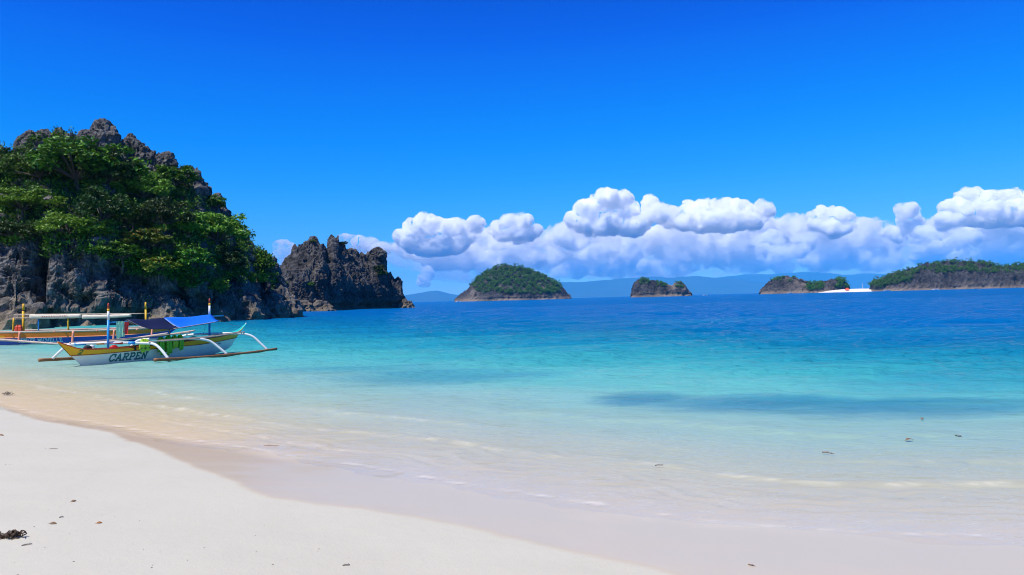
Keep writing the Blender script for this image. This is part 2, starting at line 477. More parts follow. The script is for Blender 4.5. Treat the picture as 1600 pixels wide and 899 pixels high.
ang_d = np.unique(np.concatenate([np.linspace(-170, -60, 56), np.linspace(-60, -40, 60), np.linspace(-40, 40, 420), np.linspace(40, 60, 60), np.linspace(60, 170, 56)]))
rad_d = np.concatenate([np.linspace(0.4, 3, 14)[:-1], np.arange(3, 24, 0.07), np.geomspace(24, 420, 110)])
P2 = polar(rad_d, np.radians(ang_d))
gz, gs = ground_z(P2)
wd = sdist(P2, WETL)
P3 = np.c_[P2, np.zeros(len(P2))]
wob = 0.12 * fbm(P3 * 0.9, 3, 31) + 0.05 * vnoise(P3 * 3.0, 33)
wet = sstep(-0.03, 0.10, wd + wob)
film = wet * sstep(-6.0, -1.2, P2[:, 0] + 2.6 * fbm(P3 * np.array([0.45, 1.6, 1]), 3, 41)) * sstep(-0.35, 0.25, 0.55 + fbm(P3 * np.array([0.35, 1.3, 1]), 3, 43) + 0.12 * (P2[:, 0] + 2))
me = mesh_np('beach', np.c_[P2, gz], grid_faces(len(ang_d), len(rad_d)))
attr(me, 'wet', wet); attr(me, 'film', film)
obj('beach', me, M['sand'], kind='structure')

# the sea: one sheet to the horizon with real wavelets near the shore
ang_s = np.unique(np.concatenate([np.linspace(-88, -42, 60), np.linspace(-42, 42, 640), np.linspace(42, 88, 60)]))
rad_s = np.concatenate([np.arange(4.6, 30, 0.075), np.geomspace(30, 200, 200)[:-1], np.geomspace(200, 31000, 130)])
P2 = polar(rad_s, np.radians(ang_s))
P3 = np.c_[P2, np.zeros(len(P2))]
gz, gs = ground_z(P2)
rr = np.hypot(P2[:, 0], P2[:, 1])
dep = np.maximum(-gz, 0.0)
dep = dep * (1 + 0.55 * sstep(1.5, 14, P2[:, 0] - 0.12 * P2[:, 1]) * sstep(4, 11, gs))          # the bottom falls away faster on the right
warp = np.c_[vnoise(P3 * 0.22, 71), vnoise(P3 * 0.22 + 50, 72)] * 0.9
Q = P2 + warp
wz = np.zeros(len(P2))
for k in range(34):
    lam = 0.32 * (1.115 ** k)                        # 0.3 m to 12 m
    th = R(68) + rng.normal(0, 0.42)                 # running towards the beach
    kv = np.array([math.cos(th), -math.sin(th)]) * 2 * math.pi / lam
    amp = 0.0062 * lam ** 0.62 * rng.uniform(0.6, 1.2)
    fade = 1 - sstep(lam * 110, lam * 260, rr)       # wavelets finer than a pixel are left to the material
    wz += amp * np.sin(Q @ kv + rng.uniform(0, 6.28)) * fade
grp = 0.55 + 0.9 * np.clip(0.5 + fbm(P3 * np.array([0.06, 0.16, 1]), 3, 77), 0, 1)
wz *= (0.20 + 0.8 * sstep(0.05, 1.4, dep)) * grp
# low swash crests running in along the edge, each with a thin broken lip of foam
edge = gs + 0.5 * fbm(P3 * 0.45, 3, 81)
fn = fbm(P3 * np.array([2.2, 5.0, 1]), 4, 91)
foam = 0.5 * np.exp(-((gs + 0.02) / 0.045) ** 2) * sstep(-0.2, 0.4, fn)
for k, (e0, wdt, hgt_, fo_) in enumerate([(0.75, 0.13, 0.014, 0.22), (1.75, 0.20, 0.032, 0.34), (3.0, 0.30, 0.04, 0.20), (4.6, 0.4, 0.045, 0.0)]):
    run = sstep(-0.15, 0.3, vnoise(P3 * 0.22 + 9 * k, 83 + k) + 0.12)
    e_ = edge - e0
    wz += run * hgt_ * np.where(e_ < 0, np.exp(-(e_ / (wdt * 0.45)) ** 2), np.exp(-(e_ / (wdt * 1.6)) ** 2))   # steep in front, long behind
    foam += fo_ * run * np.exp(-((e_ + wdt * 0.3) / 0.045) ** 2) * sstep(-0.15, 0.45, fn)
wz += 0.012 + 0.010 * sstep(0.8, -0.3, gs)
foam += 0.22 * sstep(1.2, 0.2, gs) * sstep(0.25, 0.6, fn)  # pale lace painted into the foam mask in place of caustic light
caps = sstep(0.5, 0.75, fbm(P3 * np.array([0.5, 2.2, 1]), 4, 95)) * sstep(0.8, 3.0, dep) * 0.08
foam = np.clip(foam + caps, 0, 0.85) * (rr < 60)
# darker sea-grass beds on the bottom
weed = np.zeros(len(P2))
wn = 1.1 * fbm(P3 * np.array([0.16, 0.5, 1]), 4, 97, 0.6)
for (pxc, pyc, hw, hh, k) in [(700, 588, 150, 9, .55), (560, 578, 120, 7, .4), (1010, 622, 75, 10, .85), (1180, 630, 190, 11, .85), (1420, 636, 230, 15, .9), (1330, 520, 260, 8, .5), (900, 535, 260, 9, .4), (1500, 590, 220, 16, .4), (1150, 500, 300, 4, .4), (600, 520, 200, 6, .25), (760, 560, 160, 5, .25)]:
    c0, c1, c2 = at_z(pxc, pyc), at_z(pxc + hw, pyc), at_z(pxc, pyc - hh)
    d2 = ((P2[:, 0] - c0.x - (P2[:, 1] - c0.y) * c0.x / c0.y) / (c1.x - c0.x)) ** 2 + ((P2[:, 1] - c0.y) / (c2.y - c0.y)) ** 2
    weed = np.maximum(weed, 0.85 * k * sstep(2.2, -0.4, d2 + 2.2 * wn))
fmask = grid_faces(len(ang_s), len(rad_s))
keep = (gs > -2.2)[fmask].any(1)
me = mesh_np('sea', np.c_[P2, wz], fmask[keep])
attr(me, 'depth', dep); attr(me, 'weed', weed); attr(me, 'foam', foam)
obj('sea', me, M['sea'], kind='structure')

# ------------------------------------------------------------------ limestone: cliff, sea stack, islets
def smooth_knots(x, xs, ys):
    return np.interp(x, xs, ys)
def rock_grid(sil, dist_f, thick_f, prof, nu, nv, noise_f, seed, jag=0.0, sub=1.5, notch=0.0, notch_h=1.0):
    """A closed rock mass. sil: skyline (px, py); dist_f: px -> distance of the waterline; thick_f: px -> depth of the mass;
    prof: knots (v, setback fraction, height fraction) from the sea-side foot over the crest to the back foot."""
    pxs = np.linspace(sil[0][0], sil[-1][0], nu)
    ty = np.interp(pxs, [p[0] for p in sil], [p[1] for p in sil])
    vv = np.linspace(0, 1, nv)
    kv = [p[0] for p in prof]
    sb = np.interp(vv, kv, [p[1] for p in prof]); hf = np.interp(vv, kv, [p[2] for p in prof])
    crest = sb[np.argmax(hf)]
    V = np.zeros((nu, nv, 3)); PX = np.repeat(pxs[:, None], nv, 1)
    for i, (x, y) in enumerate(zip(pxs, ty)):
        d0, th = dist_f(x), thick_f(x)
        dc = d0 + crest * th
        top = at_y(x, y, dc)
        dd = d0 + sb * th
        V[i, :, 0] = top.x / dc * dd
        V[i, :, 1] = dd
        V[i, :, 2] = np.where(hf > 0, hf * max(top.z, 0.2), hf * sub)
    du = np.gradient(V, axis=0); dv = np.gradient(V, axis=1)
    N = np.cross(du, dv); N /= np.linalg.norm(N, axis=2, keepdims=True) + 1e-9
    Vf = V.reshape(-1, 3).copy(); Nf = N.reshape(-1, 3)
    if jag > 0:                                       # serrated crest
        hh = np.tile(np.clip(hf, 0, 1) ** 5, nu)
        q = Vf * np.array([1, 1, 0])
        Vf[:, 2] += hh * jag * (1.6 * (ridged(q / (jag * 2.2), 2, seed + 40, 0.6) - 0.35) + 0.9 * (ridged(q / (jag * 0.8), 2, seed + 41) - 0.3))
    disp = noise_f(Vf, seed)
    Vo = Vf + Nf * disp[:, None]
    if notch > 0:
        nz = np.exp(-((Vf[:, 2] - notch_h) / (notch_h * 0.8)) ** 2) * notch * np.tile(vv < 0.5, nu) * (0.6 + 0.8 * np.clip(0.5 + vnoise(Vf * 0.12, seed + 9), 0, 1))
        Vo -= Nf * nz[:, None]
    return Vo, grid_faces(nu, nv), PX.ravel(), np.tile(vv, nu)

def karst(scale, amp):
    """sharp fluted limestone relief with solution pits"""
    def f(P, seed):
        Q = P + 0.5 * scale * np.c_[vnoise(P / scale / 2.5, seed + 7), vnoise(P / scale / 2.5 + 31, seed + 8), vnoise(P / scale / 2.5 + 67, seed + 9)]
        r1 = ridged(Q * np.array([1, 1, 0.28]) / scale / 3.6, 4, seed + 1, 0.55)
        r2 = ridged(Q * np.array([1, 1, 0.6]) / scale / 1.2, 3, seed + 2, 0.55)
        f1, _ = worley(Q * np.array([1, 1, 0.7]) / scale * 0.45, seed + 3)
        return amp * (1.7 * fbm(P / scale / 9.0, 2, seed) + 1.7 * (r1 - 0.25) + 1.1 * (r2 - 0.25) + 0.4 * ridged(Q / scale / 0.5, 2, seed + 6) - 1.1 * sstep(0.42, 0.1, f1) + 0.3 * fbm(P / scale * 2.5, 2, seed + 4))
    return f

cliff_sil = [(-330, 300), (-260, 262), (-180, 240), (-100, 228), (-40, 222), (0, 226), (8, 232), (22, 240), (32, 222), (42, 207), (52, 204), (60, 200), (74, 194), (82, 200), (100, 203), (118, 206), (132, 212), (143, 202), (152, 190), (163, 186),
             (173, 190), (177, 204), (190, 206), (199, 208), (203, 218), (222, 218), (236, 232), (250, 237), (259, 242), (266, 250), (285, 258), (303, 268), (309, 280), (312, 292), (330, 296), (345, 308), (357, 326), (362, 340), (383, 352), (392, 376), (411, 388), (415, 401), (428, 406), (433, 425), (437, 452), (446, 470), (452, 488)]
cliff_sil = [(x_, y_ + float(np.interp(x_, [-100, 30, 110, 165, 178, 215, 240, 300, 350, 400, 432, 446, 452], [24, 28, 26, 26, 30, 32, 28, 24, 27, 27, 34, 14, 0]))) for x_, y_ in cliff_sil]
def cliff_d(x): return float(np.interp(x, [-330, -100, 0, 150, 300, 380, 430, 452], [88, 90, 92, 97, 106, 116, 126, 136]))
def cliff_t(x): return float(np.interp(x, [-330, 0, 200, 330, 400, 430, 452], [52, 52, 50, 42, 30, 20, 8]))
prof = [(0, 0.0, -1.0), (0.04, 0.0, -0.1), (0.10, 0.0, 0.08), (0.36, 0.05, 0.34), (0.42, 0.10, 0.40), (0.62, 0.34, 0.72), (0.70, 0.42, 0.83), (0.80, 0.50, 1.0), (0.86, 0.62, 0.86), (1.0, 1.0, -0.3)]
cliffV, cliffF, cliffPX, cliffVV = rock_grid(cliff_sil, cliff_d, cliff_t, prof, 560, 250, karst(1.35, 1.0), 5, jag=1.1, notch=1.3, notch_h=1.0)
cliff = empty('limestone_cliff', (-45, 100, 0), 'tall dark limestone cliff with green trees on its slope, behind the outrigger boats', 'cliff')
# gullies, caves and overhung clefts eaten into the face
gx, gy = to_px(cliffV)
push = np.zeros(len(cliffV))
for (cx, cy_, sx, sy, dep_) in [(55, 450, 10, 60, 4.5), (62, 395, 9, 26, 3.0), (275, 470, 17, 13, 3.5), (400, 440, 12, 40, 3.0), (345, 425, 26, 24, 3.0), (168, 425, 14, 12, 2.0), (215, 440, 16, 10, 2.2), (310, 470, 12, 10, 2.5), (120, 470, 22, 9, 2.2), (428, 480, 6, 20, 2.5), (250, 490, 40, 6, 1.6), (350, 496, 40, 6, 2.0)]:
    push += dep_ * np.exp(-(((gx - cx) / sx) ** 2 + ((gy - cy_) / sy) ** 2)) * (cliffVV < 0.6)
cliffV = cliffV + np.array([-0.15, 1.0, 0]) * push[:, None]
cl_me = mesh_np('rock_face', cliffV - np.array([-45, 100, 0]), cliffF, False)
obj('rock_face', cl_me, M['rock'], cliff)
cliff_bvh = BVHTree.FromPolygons([tuple(v) for v in cliffV], [tuple(f) for f in cliffF.tolist()])
def hit(px, py, bvh=None):
    d = ray(px, py).normalized()
    h = (bvh or cliff_bvh).ray_cast(Vector((0, 0, CAMZ)), d, 2000)
    return h[0]

ICO4 = ico(4)
def crag(parent, name, base, height, w, lean=(0, 0), seed=0, amp=0.42, mat='rock', flat=0.8, label=None):
    """a free-standing jagged pinnacle or boulder rooted in the rock below it"""
    v = ICO4[0].copy()
    h = (v[:, 2] + 1) / 2
    taper = np.interp(h, [0, 0.3, 0.7, 1.0], [1.0, 1.0, 0.66, 0.25])
    P = np.c_[v[:, 0] * w * taper, v[:, 1] * w * flat * taper, (h - 0.12) * height]
    P[:, 0] += lean[0] * h ** 1.3; P[:, 1] += lean[1] * h ** 1.3
    dr = v / np.linalg.norm(v, axis=1, keepdims=True)
    Q = P + seed * 13.7
    P += dr * (w * amp * (1.9 * (ridged(Q * np.array([1, 1, 0.5]) / (w * 0.95), 4, seed, 0.6) - 0.2) + 1.3 * (ridged(Q / (w * 0.33), 3, seed + 5, 0.6) - 0.2)))[:, None]
    o = obj(name, mesh_np(name, P, ICO4[1], False), M[mat], parent, label=label)
    o.location = Vector(base) - (parent.location if parent else Vector())
    return o
for i, (px, py, h, wd_, lean) in enumerate([(162, 216, 3.0, 1.5, (0, 0)), (150, 224, 2.4, 1.4, (-.3, 0)), (216, 240, 3.7, 0.9, (-1.3, 0)), (226, 246, 2.4, 1.1, (-.5, 0)), (194, 230, 2.0, 0.8, (0.2, 0)), (182, 230, 1.7, 0.7, (0, 0)),
                                           (46, 232, 2.5, 1.5, (0.3, 0)), (74, 220, 2.2, 1.3, (0, 0)), (106, 224, 1.6, 1.2, (.2, 0)), (258, 254, 1.8, 1.2, (.2, 0)), (300, 280, 1.9, 1.3, (0, 0)), (422, 424, 2.6, 1.2, (0.3, 0)), (134, 216, 1.6, 1.0, (0, 0))]):
    p = at_y(px, py, cliff_d(px) + 0.47 * cliff_t(px))
    crag(cliff, 'pinnacle', p - Vector((0, 0, 0.6)), h, wd_, lean, 20 + i)
for i, (px, y_, h, wd_) in enumerate([(22, 92, 4.6, 2.4), (262, 102.5, 3.6, 2.0), (322, 108, 3.8, 2.2), (376, 115, 4.8, 2.2), (418, 122, 4.6, 2.2), (438, 126.5, 4.6, 2.0)]):
    p = at_y(px, 490, y_)
    crag(cliff, 'boulder', (p.x, y_, -0.6), h, wd_, (0, 1.2), 60 + i, 0.45)

# sea stack
stack_sil = [(420, 470), (432, 446), (437, 424), (447, 408), (458, 398), (461, 386), (466, 388), (470, 384), (482, 378), (491, 375), (500, 380), (503, 388), (505.5, 404), (507, 430), (511, 430), (513, 398), (517, 378), (520, 371), (523, 375), (528, 381), (538, 386), (545, 391),
             (555, 393), (566, 399), (574, 397), (579, 393), (590, 393), (598, 396), (600, 408), (599, 415), (603, 424), (612, 429), (619, 434), (623, 446), (625, 462), (630, 474), (634, 477), (640, 480)]
stack_sil = [(x_, y_ + 8.0 * (y_ < 440)) for x_, y_ in stack_sil]
def stack_d(x): return float(np.interp(x, [420, 500, 580, 640], [226, 238, 262, 277]))
def stack_t(x): return float(np.interp(x, [420, 440, 600, 630, 640], [20, 40, 36, 14, 6]))
prof2 = [(0, 0.0, -1.0), (0.04, 0.0, -0.1), (0.10, 0.0, 0.06), (0.45, 0.04, 0.5), (0.70, 0.22, 0.86), (0.80, 0.30, 1.0), (0.86, 0.5, 0.8), (1.0, 1.0, -0.3)]
stV, stF, stPX, stVV = rock_grid(stack_sil, stack_d, stack_t, prof2, 420, 190, karst(1.7, 0.85), 31, jag=1.5, notch=1.8, notch_h=1.2)
stack = empty('sea_stack', (-48, 255, 0), 'jagged grey limestone sea stack with a deep cleft, right of the tall cliff', 'rock')
so_ = np.array([-48, 255, 0])
obj('rock_face', mesh_np('rock_face', stV - so_, stF, False), M['rock_mid'], stack)
stack_bvh = BVHTree.FromPolygons([tuple(v) for v in stV], [tuple(f) for f in stF.tolist()])
crag(stack, 'pinnacle', at_y(521, 388, 264), 4.6, 1.5, (-0.6, 0), 90, 0.25, 'rock_mid')
crag(stack, 'pinnacle', at_y(461, 396, 252), 3.0, 0.9, (0, 0), 91, 0.25, 'rock_mid')
crag(stack, 'pinnacle', at_y(590, 404, 274), 3.6, 2.6, (0.2, 0), 92, 0.25, 'rock_mid')
p = at_y(634, 480, 272); crag(stack, 'boulder', (p.x, 272, -0.8), 2.8, 2.6, (0, 0), 93, 0.3, 'rock_mid', label='low pale boulder at the seaward tip')
for i, (px, y_, h, wd_) in enumerate([(470, 232, 3.4, 3.2), (500, 236, 2.4, 3.6), (455, 229, 5, 3)]):
    p = at_y(px, 490, y_); crag(stack, 'boulder', (p.x, y_, -0.6), h, wd_, (0, 0.5), 100 + i, 0.3, 'rock_mid')

# islands farther out
def island(name, label, sil, dist, thick, prof, nu, nv, sc, amp, seed, mat='rock_far', notch=2.0):
    x0, x1 = sil[0][0], sil[-1][0]
    tf = lambda x: thick * (0.25 + 0.75 * math.sin(math.pi * min(1, max(0, (x - x0) / (x1 - x0)))) ** 0.6)
    df = lambda x: dist + 0.5 * (thick - tf(x))
    V, Fc, PXs, VV = rock_grid(sil, df, tf, prof, nu, nv, karst(sc, amp), seed, jag=2.2, sub=6, notch=notch, notch_h=3.0)
    c = at_y((x0 + x1) / 2, 460, dist + thick * 0.4); c.z = 0
    e = empty(name, c, label, 'island')
    obj('rock', mesh_np('rock', V - np.array(c), Fc, False), M[mat], e)
    return e, V, Fc, PXs, VV, BVHTree.FromPolygons([tuple(v) for v in V], [tuple(f) for f in Fc.tolist()])
dome_prof = [(0, 0.0, -1.0), (0.05, 0.0, -0.1), (0.12, 0.02, 0.12), (0.22, 0.06, 0.2), (0.5, 0.26, 0.72), (0.72, 0.45, 1.0), (0.85, 0.65, 0.8), (1.0, 1.0, -0.3)]
rock_prof = [(0, 0.0, -1.0), (0.05, 0.0, -0.1), (0.12, 0.01, 0.12), (0.45, 0.10, 0.62), (0.70, 0.32, 1.0), (0.85, 0.65, 0.8), (1.0, 1.0, -0.3)]
ISL = {}
ISL['dome'] = island('green_island', 'dome-shaped green forested island with a brown rock skirt', [(712, 470), (722, 463), (733, 456), (741, 444), (750, 434), (760, 428), (775, 422), (790, 420), (812, 422), (838, 429), (853, 436), (866, 443), (876, 452), (884, 462), (890, 466)], 1500, 190, dome_prof, 200, 80, 9, 2.6, 201)
ISL['knob'] = island('rocky_islet', 'small grey two-humped rock islet with a tuft of green on its left hump', [(988, 462), (990, 450), (995, 442), (1001, 438), (1008, 437), (1015, 441), (1025, 444), (1036, 445), (1044, 449), (1050, 451), (1056, 447), (1064, 445), (1069, 448), (1072, 457), (1079, 461)], 1300, 60, rock_prof, 180, 80, 7, 2.0, 202)
ISL['flat'] = island('rocky_island', 'low grey rock island joined to the white sandbar', [(1189, 458), (1193, 451), (1203, 443), (1218, 437), (1232, 435), (1246, 439), (1258, 443), (1268, 448), (1278, 446), (1290, 443), (1303, 439), (1316, 439), (1322, 446), (1326, 453)], 1200, 90, rock_prof, 220, 80, 7, 1.8, 203)
ISL['long'] = island('long_island', 'long dark rock island with green scrub on top, at the right edge', [(1361, 453), (1366, 443), (1384, 438), (1404, 430), (1430, 422), (1450, 416), (1480, 414), (1510, 414), (1540, 413), (1558, 419), (1575, 419), (1600, 417), (1640, 420), (1700, 431), (1765, 451)], 1100, 120, rock_prof, 340, 90, 7, 2.0, 204)
# the sandbar between them
c0, c1 = at_y(1268, 456, 1215), at_y(1372, 452, 1150)
n = 60; V = []
for i in range(n):
    u = i / (n - 1); p = c0.lerp(c1, u)
    hgt = 4.2 * sstep(0, 0.55, u)
    for f, z in ((-1, -1.5), (-0.7, 0.35), (-0.3, 0.75), (0, 1.0), (0.5, 0.9), (1, -1.5)):
        V.append((p.x, p.y + f * 26 * (0.35 + 0.65 * min(1, 3 * u, 3 * (1 - u) + 0.5)), z if z < 0 else z * hgt + 0.2))
V = np.array(V); V[:, 2] += 0.25 * vnoise(V / 11.0, 7)
mt, t = new_mat('far_sand'); nz_ = nd(t, 'TexNoise', {'Vector': objcoord(t), 'Scale': 0.12, 'Detail': 4.0}).outputs[0]
out(t, nd(t, 'BsdfDiffuse', {'Color': mixc(t, nz_, (0.60, 0.55, 0.48), (0.70, 0.66, 0.60))}).outputs[0]); M['far_sand'] = mt
obj('sandbar', mesh_np('sandbar', V, grid_faces(n, 6)), M['far_sand'], kind='structure')

# ------------------------------------------------------------------ vegetation
def leaves(cent, n_each, spread, size, r, up=0.9, flat=0.6):
    """leaf-sized quads scattered in flattened clumps round the given centres"""
    cent = np.asarray(cent, float); n = len(cent) * n_each
    c = np.repeat(cent, n_each, 0)
    off = r.normal(size=(n, 3)); off /= np.linalg.norm(off, axis=1, keepdims=True) + 1e-9
    off *= (r.random(n) ** 0.5)[:, None] * spread * np.array([1, 1, flat])
    p = c + off
    nr = r.normal(size=(n, 3)) + np.array([0, 0, up]) + 0.5 * off / spread
    nr /= np.linalg.norm(nr, axis=1, keepdims=True)
    t1 = np.cross(nr, r.normal(size=(n, 3))); t1 /= np.linalg.norm(t1, axis=1, keepdims=True) + 1e-9
    t2 = np.cross(nr, t1)
    s = size * r.uniform(0.6, 1.35, n)[:, None]
    # a pointed leaf: base, side, tip, side, slightly folded
    V = np.stack([p - t1 * s, p + t2 * s * 0.42 + nr * s * 0.14, p + t1 * s, p - t2 * s * 0.42 + nr * s * 0.14], 1).reshape(-1, 3)
    Fq = np.arange(n * 4).reshape(-1, 4)
    return V, Fq
def crown_mesh(seed, n_clump=46, n_leaf=50, leaf=0.36):
    """a crown of radius 1 (wider than tall): clumps at the branch ends with gaps between"""
    r = np.random.default_rng(seed)
    ends = []
    while len(ends) < n_clump:
        d = r.normal(size=3); d /= np.linalg.norm(d)
        if d[2] < -0.35: continue
        k = r.uniform(0.45, 1.0) ** 0.5
        e = d * np.array([1, 0.85, 0.62]) * k * (0.85 + 0.3 * math.sin(3 * math.atan2(d[1], d[0]) + seed))
        ends.append(e)
    ends = np.array(ends)
    V, Fq = leaves(ends, n_leaf, 0.22, leaf * 0.25, r, up=1.0, flat=0.55)
    return mesh_np('crown', V, Fq, False), ends
CROWNS = [crown_mesh(300 + k) for k in range(5)]
CROWNS_FINE = [crown_mesh(320 + k, 64, 64, 0.23) for k in range(3)]
def trunk_mesh(ends, seed):
    r = random.Random(seed); b = MB()
    b.tube([(0, 0, -1.05), (0.04, 0.02, -0.6), (0.0, 0.0, -0.2)], [0.06, 0.045, 0.035], 6)
    for e in ends[::4]:
        e = Vector(e); mid = e * 0.5 + Vector((0, 0, -0.12))
        b.tube([(0, 0, -0.3), mid, e], [0.028, 0.018, 0.008], 5, False)
    return mesh_np('trunk', np.array([tuple(x) for x in b.v]), b.f, True)
TRUNKS = [trunk_mesh(c[1], k) for k, c in enumerate(CROWNS)]
TRUNKS_FINE = [trunk_mesh(c[1], k) for k, c in enumerate(CROWNS_FINE)]
def tree(name, cat, label, loc, rx, rz, mat, k, fine=False, group=None):
    t_ = empty(name, loc, label, cat, group, rz=k * 1.37)
    cm = (CROWNS_FINE if fine else CROWNS)[k % (3 if fine else 5)][0].copy()
    c = obj('crown', cm, M[mat], t_)
    tr = obj('trunk', (TRUNKS_FINE if fine else TRUNKS)[k % (3 if fine else 5)], M['bark'], t_)
    for o in (c, tr): o.scale = (rx, rx, rz); o.location = (0, 0, rz * 0.75)
    return t_
TREES = [  # photo position of the crown, half width and half height in pixels, leaf kind, label
    (118, 260, 82, 50, 'leaf', 'largest tree on the cliff, a spreading green crown just below the summit crags', 'tree'),
    (62, 262, 46, 36, 'leaf', 'green tree on the left flank of the largest cliff tree', 'tree'),
    (14, 272, 34, 30, 'leaf', 'green bushy tree at the left edge of the picture, upper slope', 'tree'),
    (36, 318, 50, 26, 'leaf_bright', 'yellow-green low bush at the left edge, middle of the slope', 'bush'),
    (168, 268, 40, 40, 'leaf_dark', 'dark tree on the right flank of the largest cliff tree', 'tree'),
    (108, 356, 50, 28, 'leaf_bright', 'bright rounded bush above the grey wall, left of centre of the cliff', 'bush'),
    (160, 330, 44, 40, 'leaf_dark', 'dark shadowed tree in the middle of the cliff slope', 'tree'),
    (226, 296, 40, 30, 'leaf_bright', 'light green tree below the bare right-hand crags', 'tree'),
    (272, 280, 36, 26, 'leaf', 'green bush high on the right shoulder under the rock crest', 'bush'),
    (250, 340, 42, 34, 'leaf_dark', 'dark tree right of the middle of the cliff slope', 'tree'),
    (232, 374, 34, 22, 'leaf_yellow', 'bush with some orange and yellow leaves, right of the slope centre', 'bush'),
    (338, 362, 50, 36, 'leaf_bright', 'bright big-leaved tree overhanging on the right shoulder of the cliff', 'tree'),
    (286, 356, 36, 26, 'leaf_bright', 'light green tree left of the overhanging big-leaved tree', 'tree'),
    (300, 408, 36, 24, 'leaf', 'green bush hanging below the big-leaved tree', 'bush'),
    (190, 396, 36, 22, 'leaf', 'dark green bush at the foot of the slope above the left grey wall', 'bush'),
    (248, 416, 34, 20, 'leaf_yellow', 'olive bush spilling over the top of the middle rock wall', 'bush'),
    (406, 412, 22, 22, 'leaf', 'small green bush on the seaward end of the cliff', 'bush'),
    (402, 438, 20, 12, 'leaf_bright', 'yellow-green tuft low on the seaward end of the cliff', 'bush'),
    (336, 448, 20, 16, 'leaf_bright', 'small bright bush low in the dark gully behind the rear mast', 'bush'),
    (338, 318, 18, 16, 'leaf', 'small bush on the skyline above the overhanging tree', 'bush'),
    (20, 362, 40, 20, 'leaf_dark', 'dark bush at the left edge just above the grey wall', 'bush'),
    (4, 248, 20, 20, 'leaf_dark', 'dark tree cut by the left edge of the picture on the skyline', 'tree'),
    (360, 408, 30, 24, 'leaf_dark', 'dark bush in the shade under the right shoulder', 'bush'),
    (206, 336, 30, 26, 'leaf', 'green bush left of the dark slope tree, with pale leaf tips', 'bush'),
]
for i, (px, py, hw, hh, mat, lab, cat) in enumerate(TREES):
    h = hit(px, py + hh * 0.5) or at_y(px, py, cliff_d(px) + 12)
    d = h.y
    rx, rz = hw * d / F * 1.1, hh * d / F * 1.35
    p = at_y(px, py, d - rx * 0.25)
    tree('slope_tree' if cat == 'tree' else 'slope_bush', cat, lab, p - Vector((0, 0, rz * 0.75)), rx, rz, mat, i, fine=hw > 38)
# undergrowth that nobody could count, rooted on the rock between the trees
lowb = [(-400, 385), (0, 385), (60, 392), (110, 388), (150, 398), (190, 418), (230, 430), (270, 430), (290, 450), (312, 462), (340, 472), (352, 440), (400, 436), (425, 445)]
upb = [(-400, 230), (0, 232), (30, 240), (60, 214), (100, 208), (130, 222), (180, 272), (200, 288), (235, 280), (262, 264), (300, 300), (330, 316), (345, 336), (380, 352), (410, 390), (432, 410)]
qx, qy = to_px(cliffV)
fr = (cliffVV > 0.2) & (cliffVV < 0.82)
inside = fr & (qy > np.interp(qx, *zip(*upb))) & (qy < np.interp(qx, *zip(*lowb)) + 14 * vnoise(cliffV * 0.35, 55)) & (qx < 430) & (qx > -260) & (vnoise(cliffV * 0.28, 56) > -0.42)
idx = np.nonzero(inside)[0]
r_ = np.random.default_rng(77)
pick = r_.choice(idx, 5600, replace=False)
V, Fq = leaves(cliffV[pick] + r_.normal(size=(5600, 3)) * 0.3 + np.array([0, -0.4, 0.35]), 15, 0.75, 0.22, r_, up=0.9, flat=0.7)
obj('undergrowth', mesh_np('undergrowth', V, Fq, False), M['leaf'], label='dense green undergrowth clothing the cliff slope between the trees', cat='undergrowth', kind='stuff')
few = fr & (qx > -200) & (qx < 430) & (vnoise(cliffV * 0.5, 58) > 0.42)
pick = r_.choice(np.nonzero(few)[0], 260, replace=False)
V, Fq = leaves(cliffV[pick] + np.array([0, -0.15, 0.1]), 14, 0.4, 0.13, r_)
obj('rock_plants', mesh_np('rock_plants', V, Fq, False), M['leaf'], label='scattered small plants growing from cracks in the cliff', cat='plants', kind='stuff')
# bushes on the sea stack
for i, (px, py, hw, hh, mat, lab) in enumerate([(592, 421, 13, 9, 'leaf_dark', 'olive bush on the right-hand ledge of the sea stack'), (598, 427, 9, 5, 'leaf', 'low green bush under the olive one on the sea stack ledge'), (485, 445, 7, 5, 'leaf', 'tiny green bush low in the middle of the sea stack'),
                                               (536, 381, 8, 5, 'leaf_dark', 'dark tuft beside the sharp summit of the sea stack'), (489, 377, 5, 4, 'leaf_yellow', 'olive tuft on top of the left block of the sea stack'), (443, 443, 8, 6, 'leaf', 'small green bush at the left foot of the sea stack')]):
    h = hit(px, py + 2, stack_bvh) or at_y(px, py, 262)
    rx, rz = hw * h.y / F, hh * h.y / F * 1.2
    p = at_y(px, py, h.y - 0.4)
    tree('ledge_bush', 'bush', lab, p - Vector((0, 0, rz * 0.75)), rx, rz, mat, i)
# forest on the far islands: a canopy that reads as one mass
def canopy(isl, n_tree, rad, test, seed, mat='forest', leaf=0.9, per=26):
    e, V, Fc, PXs, VV, bvh = isl
    r = np.random.default_rng(seed)
    a, b = to_px(V)
    ok = np.nonzero(test(a, b, VV, V))[0]
    pk = r.choice(ok, min(n_tree, len(ok)), replace=False)
    base = V[pk]
    rr_ = rad * r.uniform(0.6, 1.3, len(pk))
    cc = []
    for q, s in zip(base, rr_):
        for _ in range(4):
            cc.append(q + r.normal(size=3) * s * np.array([0.45, 0.45, 0.25]) + np.array([0, -s * 0.2, s * 0.5]))
    Vq, Fq = leaves(np.array(cc), per, rad * 0.55, leaf, r, up=1.0, flat=0.7)
    o = obj('canopy', mesh_np('canopy', Vq - np.array(e.location), Fq, False), M[mat], e, kind='stuff')
    return o
canopy(ISL['dome'], 620, 5.0, lambda a, b, v, P: (v > 0.2) & (v < 0.85) & (b < np.interp(a, [720, 738, 745, 800, 850, 872, 885], [440, 448, 457, 459, 460, 457, 440]) + 2 * vnoise(P * 0.05, 1)), 401)
